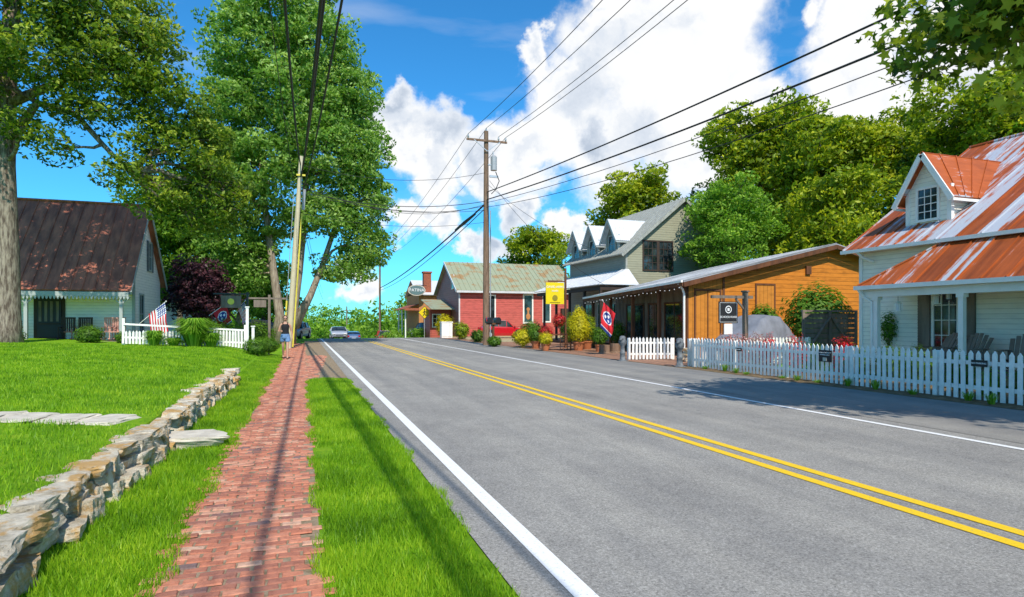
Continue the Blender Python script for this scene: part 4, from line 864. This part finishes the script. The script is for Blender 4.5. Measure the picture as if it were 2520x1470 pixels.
shrub('potted_plant',12.6,34.6,.1,.7,.55,L_gold,2500,.11,116); shrub('hanging_basket',13.9,32.2,1.25,.4,.4,L_red,1600,.08,117); shrub('potted_plant',13.3,35,.3,.8,.7,L_shrub,2500,.12,118); shrub('potted_plant',15.4,34,.3,.7,.9,L_shrub,2500,.12,119)
shrub('potted_plant',16.5,30,.3,.5,.7,L_shrub,2000,.1,120)
e=empty('garden_table'); mb=MB(); mb.box(12.5,14.0,30.6,31.2,.86,.9)
for x in (12.55,13.95):
    for y in (30.65,31.15): mb.tube([(x,y,0),(x,y,.86)],.025,6)
mb.box(12.5,14,30.6,31.2,.3,.32); mb.obj('metal_frame',brownw,e)
e=empty('patio_chair'); mb=MB(); mb.box(13.1,13.55,29.8,30.2,.42,.46)
for x in (13.12,13.53):
    mb.tube([(x,29.82,0),(x,29.82,.44)],.018,6); mb.tube([(x,30.2,0),(x,30.22,.95)],.018,6)
for z in (.6,.72,.84,.95): mb.box(13.12,13.53,30.2,30.22,z,z+.03)
mb.obj('metal_frame',brownw,e)
e=empty('tree_stump'); mb=MB(); mb.tube([(14.0,26.8,0),(14.0,26.8,.12),(14,26.8,.45)],[.34,.28,.27],14); mb.obj('stump',polew,e); e=empty('tree_stump'); mb=MB(); mb.tube([(14.7,27,0),(14.7,27,.12),(14.7,27,.5)],[.33,.26,.25],14); mb.obj('stump',polew,e)
# ------------------------------------------------------------------ cars
def car(name,x,y,z,rz,paint,L=4.4,W=1.82,H=1.62,low=0):
    e=empty(name,(x,y,z),rz); st=[(0,.45,.6,.6,.7),(.04,.3,.74,.75,.8),(.12,.26,.88,.89,.9),(.28,.24,1.0,1.01,.91),(.44,.24,1.04,H,.91),(.6,.24,1.06,H+.02,.91),(.8,.24,1.08,H-.05,.91),(.93,.26,1.08,1.12,.9),(.985,.3,.9,.91,.86),(1,.45,.7,.71,.75)]
    vs=[];fs=[];ms=[]
    for t,zb,zl,zr,w in st:
        cab=zr-zl>.2; wr=.72 if cab else w*.88; w=w*W/1.82; wr=wr*W/1.82; X=t*L-L/2
        vs+=[(X,-w*.92,zb),(X,-w,zb+.22),(X,-w,zl-.12),(X,-w*.97,zl),(X,-wr,zr-.02),(X,-wr*.6,zr+.03),(X,wr*.6,zr+.03),(X,wr,zr-.02),(X,w*.97,zl),(X,w,zl-.12),(X,w,zb+.22),(X,w*.92,zb)]
    n=12
    for i in range(len(st)-1):
        for j in range(n-1):
            a=i*n+j; m_=0
            if j in (3,7) and 3<=i<=6: m_=1
            if j in (4,5,6) and i in (3,6): m_=1
            fs.append((a,a+1,a+n+1,a+n)); ms.append(m_)
        fs.append((i*n+11,i*n,(i+1)*n,(i+1)*n+11)); ms.append(2)
    fs.append(tuple(range(12))); ms.append(0); fs.append(tuple((len(st)-1)*n+k for k in range(12))[::-1]); ms.append(0)
    me=bpy.data.meshes.new('body'); me.from_pydata(vs,[],fs); [me.materials.append(m) for m in (paint,glass,blk)]; me.polygons.foreach_set('material_index',ms)
    o=link('body',me,e)
    md=o.modifiers.new('b','BEVEL'); md.width=.03; md.segments=2
    mb=MB()
    for s in (-1,1):
        for wx in (-L/2+.85,L/2-.85):
            mb.tube([(wx,s*(W/2-.2),.34),(wx,s*(W/2+.015),.34)],.35,18,0); mb.tube([(wx,s*(W/2+.01),.34),(wx,s*(W/2+.03),.34)],.21,12,1); mb.tube([(wx,s*(W/2-.3),.4),(wx,s*(W/2+.004),.4)],.43,16,2)
        for px_ in (.3,.45,.62,.79):
            zz=1.0 if px_<.4 else 1.05; X=px_*L-L/2; X2=X+(.12*L if px_==.3 else 0); mb.beam((X,s*W/2*.975,zz),(X2,s*W/2*.8,H),.05,.06,3)
        mb.box(-L/2-.0,-L/2+.12,s*.62-.16,s*.62+.16,.66,.78,4); mb.box(L/2-.1,L/2+.01,s*.68-.12,s*.68+.12,.78,1.0,5); mb.ball((-.22*L,s*(W/2+.08),1.08),.09,3,8,(1,.9,.8))
    mb.box(-L/2-.01,-L/2+.1,-.42,.42,.5,.64,2); mb.box(L/2-.05,L/2+.02,-.26,.26,.55,.68,4)
    mb.obj('wheels_lights_trim',[rubber,galv,blk,paint,lampw,lampr],e)
car('red_suv',17.6,54,0.037,math.pi-.12,redp)
car('oncoming_car',3.9,73,gz(3.9,73)+.02,math.pi/2,silp,4.4,1.8,1.45)
car('dark_sedan',6.3,84,gz(6.3,84)+.02,-math.pi/2,bluep,4.5,1.8,1.45)
car('blue_suv',-4.3,59,gz(-4,59)+.02,.5,bluep,4.6,1.85,1.75)
car('silver_suv',-.6,63,gz(-1,63)+.02,1.3,silp,4.5,1.8,1.6); car('parked_car',-2.6,66,gz(-3,66)+.02,1.0,whp)
car('red_pickup',10.9,88,gz(10.9,88)+.02,-math.pi/2,redp,4.8,1.9,1.8); car('dark_suv',14,73,-.3,-1.2,blk,4.6,1.85,1.7)
# ------------------------------------------------------------------ pedestrian
def skin(name,pts,edges,mat,parent,sub=2):
    me=bpy.data.meshes.new(name); me.from_pydata([p[:3] for p in pts],edges,[]); o=link(name,me,parent)
    o.modifiers.new('skin','SKIN'); 
    for i,p in enumerate(pts): me.skin_vertices[0].data[i].radius=(p[3],p[4] if len(p)>4 else p[3])
    me.skin_vertices[0].data[0].use_root=True
    o.modifiers[0].use_smooth_shade=True
    md=o.modifiers.new('sub','SUBSURF'); md.levels=sub; md.render_levels=sub; me.materials.append(mat); return o
ped=empty('walking_woman',(-.7,27.6,gz(-.7,27.6)+.016)); ped.scale=(1.03,)*3
P=[(0,0,.98,.15,.11),(0,0,1.13,.115,.09),(0,-.01,1.3,.135,.095),(0,0,1.42,.09,.07),(0,0,1.5,.05,.05),(0,-.01,1.58,.046,.05)]
E=[(0,1),(1,2),(2,3),(3,4),(4,5)]
def chain(st,pts):
    i=st
    for p in pts: P.append(p); E.append((i,len(P)-1)); i=len(P)-1
    return i
wl=chain(3,[(.16,0,1.42,.048),(.2,.01,1.3,.043),(.24,.03,1.14,.035),(.265,-.02,1.0,.031),(.275,-.07,.9,.021),(.275,-.09,.86,.03,.016)])
for k,(dx,l) in enumerate(((-.024,.065),(-.008,.075),(.008,.07),(.024,.055))): chain(wl,[(.275+dx*.4,-.1-dx*1.0,.83,.009),(.275+dx*.4,-.11-dx,.83-l*.55,.008),(.275+dx*.4,-.1-dx,.83-l,.006)])
chain(wl,[(.26,-.13,.85,.009),(.257,-.14,.81,.007)])
wr=chain(3,[(-.16,0,1.42,.048),(-.21,.01,1.3,.043),(-.25,.02,1.14,.035),(-.22,-.12,1.12,.031),(-.18,-.22,1.14,.021),(-.165,-.25,1.15,.03,.016)])
for k,dz in enumerate((-.024,-.008,.008,.024)): chain(wr,[(-.15,-.275,1.15+dz,.009),(-.12,-.29,1.15+dz,.008),(-.1,-.27,1.15+dz,.006)])
chain(wr,[(-.17,-.26,1.19,.009),(-.15,-.28,1.21,.007)])
chain(0,[(.09,-.02,.88,.09,.09),(.095,-.08,.7,.072),(.09,-.14,.52,.053),(.09,-.17,.36,.05),(.085,-.2,.12,.032),(.085,-.22,.06,.035),(.09,-.33,.03,.03)])
chain(0,[(-.09,.01,.88,.09,.09),(-.095,.04,.7,.072),(-.09,.06,.52,.053),(-.09,.14,.36,.05),(-.085,.24,.16,.032),(-.085,.25,.09,.035),(-.09,.15,.03,.03)])
skin('body',P,E,skin_m,ped)
mb=MB(); mb.rings([(0,0,.97,.172,.135),(0,0,1.05,.155,.125),(0,0,1.14,.14,.112),(0,-.008,1.24,.146,.116),(0,-.012,1.33,.158,.124),(0,-.006,1.4,.15,.108),(0,-.002,1.435,.128,.088)],24)
for s in (-1,1): mb.tube([(s*.085,-.085,1.41),(s*.095,-.045,1.475),(s*.098,.0,1.49),(s*.095,.045,1.475),(s*.085,.08,1.41)],.02,8)
mb.obj('tank_top',blackc,ped,True)
mb=MB(); mb.rings([(0,0,1.03,.162,.13),(0,0,.96,.18,.14),(0,0,.9,.192,.145),(0,0,.85,.19,.14),(0,0,.82,.15,.11)],24)
mb.rings([(.09,-.02,.93,.09,.1),(.095,-.03,.85,.105,.112),(.1,-.055,.78,.103,.105),(.102,-.07,.72,.1,.1)],20); mb.rings([(-.09,.01,.93,.09,.1),(-.095,.015,.85,.105,.112),(-.1,.025,.78,.103,.105),(-.102,.035,.72,.1,.1)],20)
mb.obj('denim_shorts',denim,ped,True)
mb=MB(); mb.ball((0,-.02,1.66),.1,0,18,(.78,.92,1.15)); mb.ball((0,-.115,1.645),.018,0,8,(.8,1,1.2)); mb.ball((.078,-.01,1.655),.02,0,8,(.5,1,1.4)); mb.ball((-.078,-.01,1.655),.02,0,8,(.5,1,1.4)); mb.obj('head',skin_m,ped,True)
mb=MB(); mb.ball((0,.012,1.69),.105,0,16,(.86,.92,1.05)); mb.ball((0,.09,1.66),.06,0,10,(1,.9,1.5)); mb.obj('hair',hairm,ped,True)
mb=MB(); mb.ball((.034,-.105,1.672),.03,0,10,(1,.35,.7)); mb.ball((-.034,-.105,1.672),.03,0,10,(1,.35,.7)); mb.box(-.078,.078,-.11,-.104,1.68,1.688)
for s in (-1,1): mb.beam((s*.076,-.105,1.684),(s*.08,-.01,1.684),.004,.008)
mb.obj('sunglasses',blk,ped)
MB().ball((0,-.105,1.605),.02,0,8,(1.1,.4,.35)).obj('mouth',brickred,ped)
mb=MB(); mb.ball((.09,-.28,.03),.05,0,10,(.8,2,.6)); mb.ball((-.09,.19,.045),.05,0,10,(.8,2,.7)); mb.obj('sandals',brownw,ped,True)
# ------------------------------------------------------------------ sky, sun, camera
EL=math.radians(48)
w=bpy.data.worlds.new('World'); S.world=w; w.use_nodes=True; nt=w.node_tree; nt.nodes.clear()
out=nd(nt,'ShaderNodeOutputWorld'); sky=nd(nt,'ShaderNodeTexSky',sky_type='NISHITA'); sky.sun_disc=False; sky.sun_elevation=EL; sky.sun_rotation=math.radians(180+3); sky.air_density=1.0; sky.dust_density=.3; sky.ozone_density=3
bg=nd(nt,'ShaderNodeBackground'); bg.inputs['Strength'].default_value=.135
tint=mixc(nt,1.0,sky.outputs[0],(.3,1.06,1.48),'MULTIPLY'); nt.links.new(tint,bg.inputs['Color'])
tc=nd(nt,'ShaderNodeTexCoord'); G=tc.outputs['Generated']
nz=nd(nt,'ShaderNodeTexNoise'); nz.inputs['Scale'].default_value=9; nz.inputs['Detail'].default_value=10; nz.inputs['Roughness'].default_value=.6; nt.links.new(G,nz.inputs['Vector'])
sb=nd(nt,'ShaderNodeVectorMath',operation='SUBTRACT'); nt.links.new(nz.outputs['Color'],sb.inputs[0]); sb.inputs[1].default_value=(.5,.5,.5)
sc=nd(nt,'ShaderNodeVectorMath',operation='SCALE'); nt.links.new(sb.outputs[0],sc.inputs[0]); sc.inputs['Scale'].default_value=.18
ad=nd(nt,'ShaderNodeVectorMath',operation='ADD'); nt.links.new(G,ad.inputs[0]); nt.links.new(sc.outputs[0],ad.inputs[1]); DV=ad.outputs[0]
blobs=[(9.1,16.8,3.4),(8.5,19.3,1.8),(12.5,15.9,3.0),(11.4,13,3.0),(16.7,14.6,3.1),(20.8,15.4,4),(24.3,20,4.2),(30.3,24,5.6),(35.3,25,6.2),(31.7,18.7,5.2),(37,20.5,4.6),(26.2,15.3,4.5),(40.4,28.5,3.0),(28.8,12.4,3.6),(42,14.8,4.0),(41.5,17.5,2.8),
 (49.6,23,3.8),(48.7,19,4.6),(46.7,15.5,4.6),(51.8,14.7,4.6),(56.2,16.6,5.2),(58,13.4,5),(36,14,5),(16.7,7.2,2.0),(12,9.0,2.0),(9.5,9,1.9),(19,6,1.8),(14.6,7.6,1.5),(24,9,1.8),(38,31,4),(28,29,2.8),(52,27,3.4),(20,10.5,2.2),(22.5,24,1.9),(59,18,3.8),(55,22,2.8),(46.5,26,2.2),(4.5,4,2),(-24,11.3,1.5),
 (70,20,8),(90,25,9),(-60,20,8),(-100,30,10),(180,35,14),(130,25,10)]
cur=None
for az,el,rad in blobs:
    a=math.radians(az); el_=math.radians(el); c=(math.sin(a)*math.cos(el_),math.cos(a)*math.cos(el_),math.sin(el_))
    d=nd(nt,'ShaderNodeVectorMath',operation='DISTANCE'); nt.links.new(DV,d.inputs[0]); d.inputs[1].default_value=c
    f=mathn(nt,'MULTIPLY_ADD',d.outputs['Value'],-1/math.radians(rad),1.0)
    cur=f if cur is None else mathn(nt,'SMOOTH_MAX',cur,f,.25)
al=nd(nt,'ShaderNodeMapRange',interpolation_type='SMOOTHSTEP'); al.inputs[1].default_value=-.14; al.inputs[2].default_value=.36; nt.links.new(cur,al.inputs[0])
ci=nd(nt,'ShaderNodeTexNoise'); mp=nd(nt,'ShaderNodeMapping'); mp.inputs['Scale'].default_value=(1.2,3,7); mp.inputs['Rotation'].default_value=(.2,.25,.4); nt.links.new(G,mp.inputs['Vector']); nt.links.new(mp.outputs[0],ci.inputs['Vector']); ci.inputs['Scale'].default_value=1.6; ci.inputs['Detail'].default_value=8
cr=nd(nt,'ShaderNodeMapRange'); cr.inputs[1].default_value=.54; cr.inputs[2].default_value=.8; cr.inputs[4].default_value=.4; nt.links.new(ci.outputs['Fac'],cr.inputs[0])
alpha=mathn(nt,'MAXIMUM',al.outputs[0],cr.outputs[0])
n2=nd(nt,'ShaderNodeTexNoise'); n2.inputs['Scale'].default_value=6; n2.inputs['Detail'].default_value=8; nt.links.new(DV,n2.inputs['Vector'])
sh=mathn(nt,'MULTIPLY_ADD',n2.outputs['Fac'],2.2,mathn(nt,'MULTIPLY_ADD',cur,-.55,-.22))
cr2=ramp(nt,[(.08,(.5,.58,.7)),(.32,(.73,.79,.88)),(.52,(.95,.965,.985)),(.7,(1,1,1))]); nt.links.new(sh,cr2.inputs['Fac'])
bg2=nd(nt,'ShaderNodeBackground'); nt.links.new(cr2.outputs['Color'],bg2.inputs['Color']); bg2.inputs['Strength'].default_value=1.03
mx=nd(nt,'ShaderNodeMixShader'); nt.links.new(alpha,mx.inputs[0]); nt.links.new(bg.outputs[0],mx.inputs[1]); nt.links.new(bg2.outputs[0],mx.inputs[2]); nt.links.new(mx.outputs[0],out.inputs['Surface'])
sl=bpy.data.lights.new('sun','SUN'); sl.energy=5.0; sl.angle=math.radians(.5); sl.color=(1,.93,.82); so=bpy.data.objects.new('sun',sl); COL.objects.link(so)
dv=Vector((.03*math.cos(EL),math.cos(EL),-math.sin(EL))); so.rotation_euler=dv.to_track_quat('-Z','Y').to_euler(); so.location=(0,-10,30)
cam=bpy.data.cameras.new('camera'); co=bpy.data.objects.new('camera',cam); COL.objects.link(co); S.camera=co
co.location=(0,0,1.63); co.rotation_euler=(math.pi/2,0,-math.atan(515/1500)); cam.lens=36*1500/2520; cam.sensor_width=36; cam.shift_y=55/2520; cam.clip_end=4000; cam.clip_start=.05
S.view_settings.view_transform='Standard'; S.view_settings.look='None'; S.view_settings.exposure=0
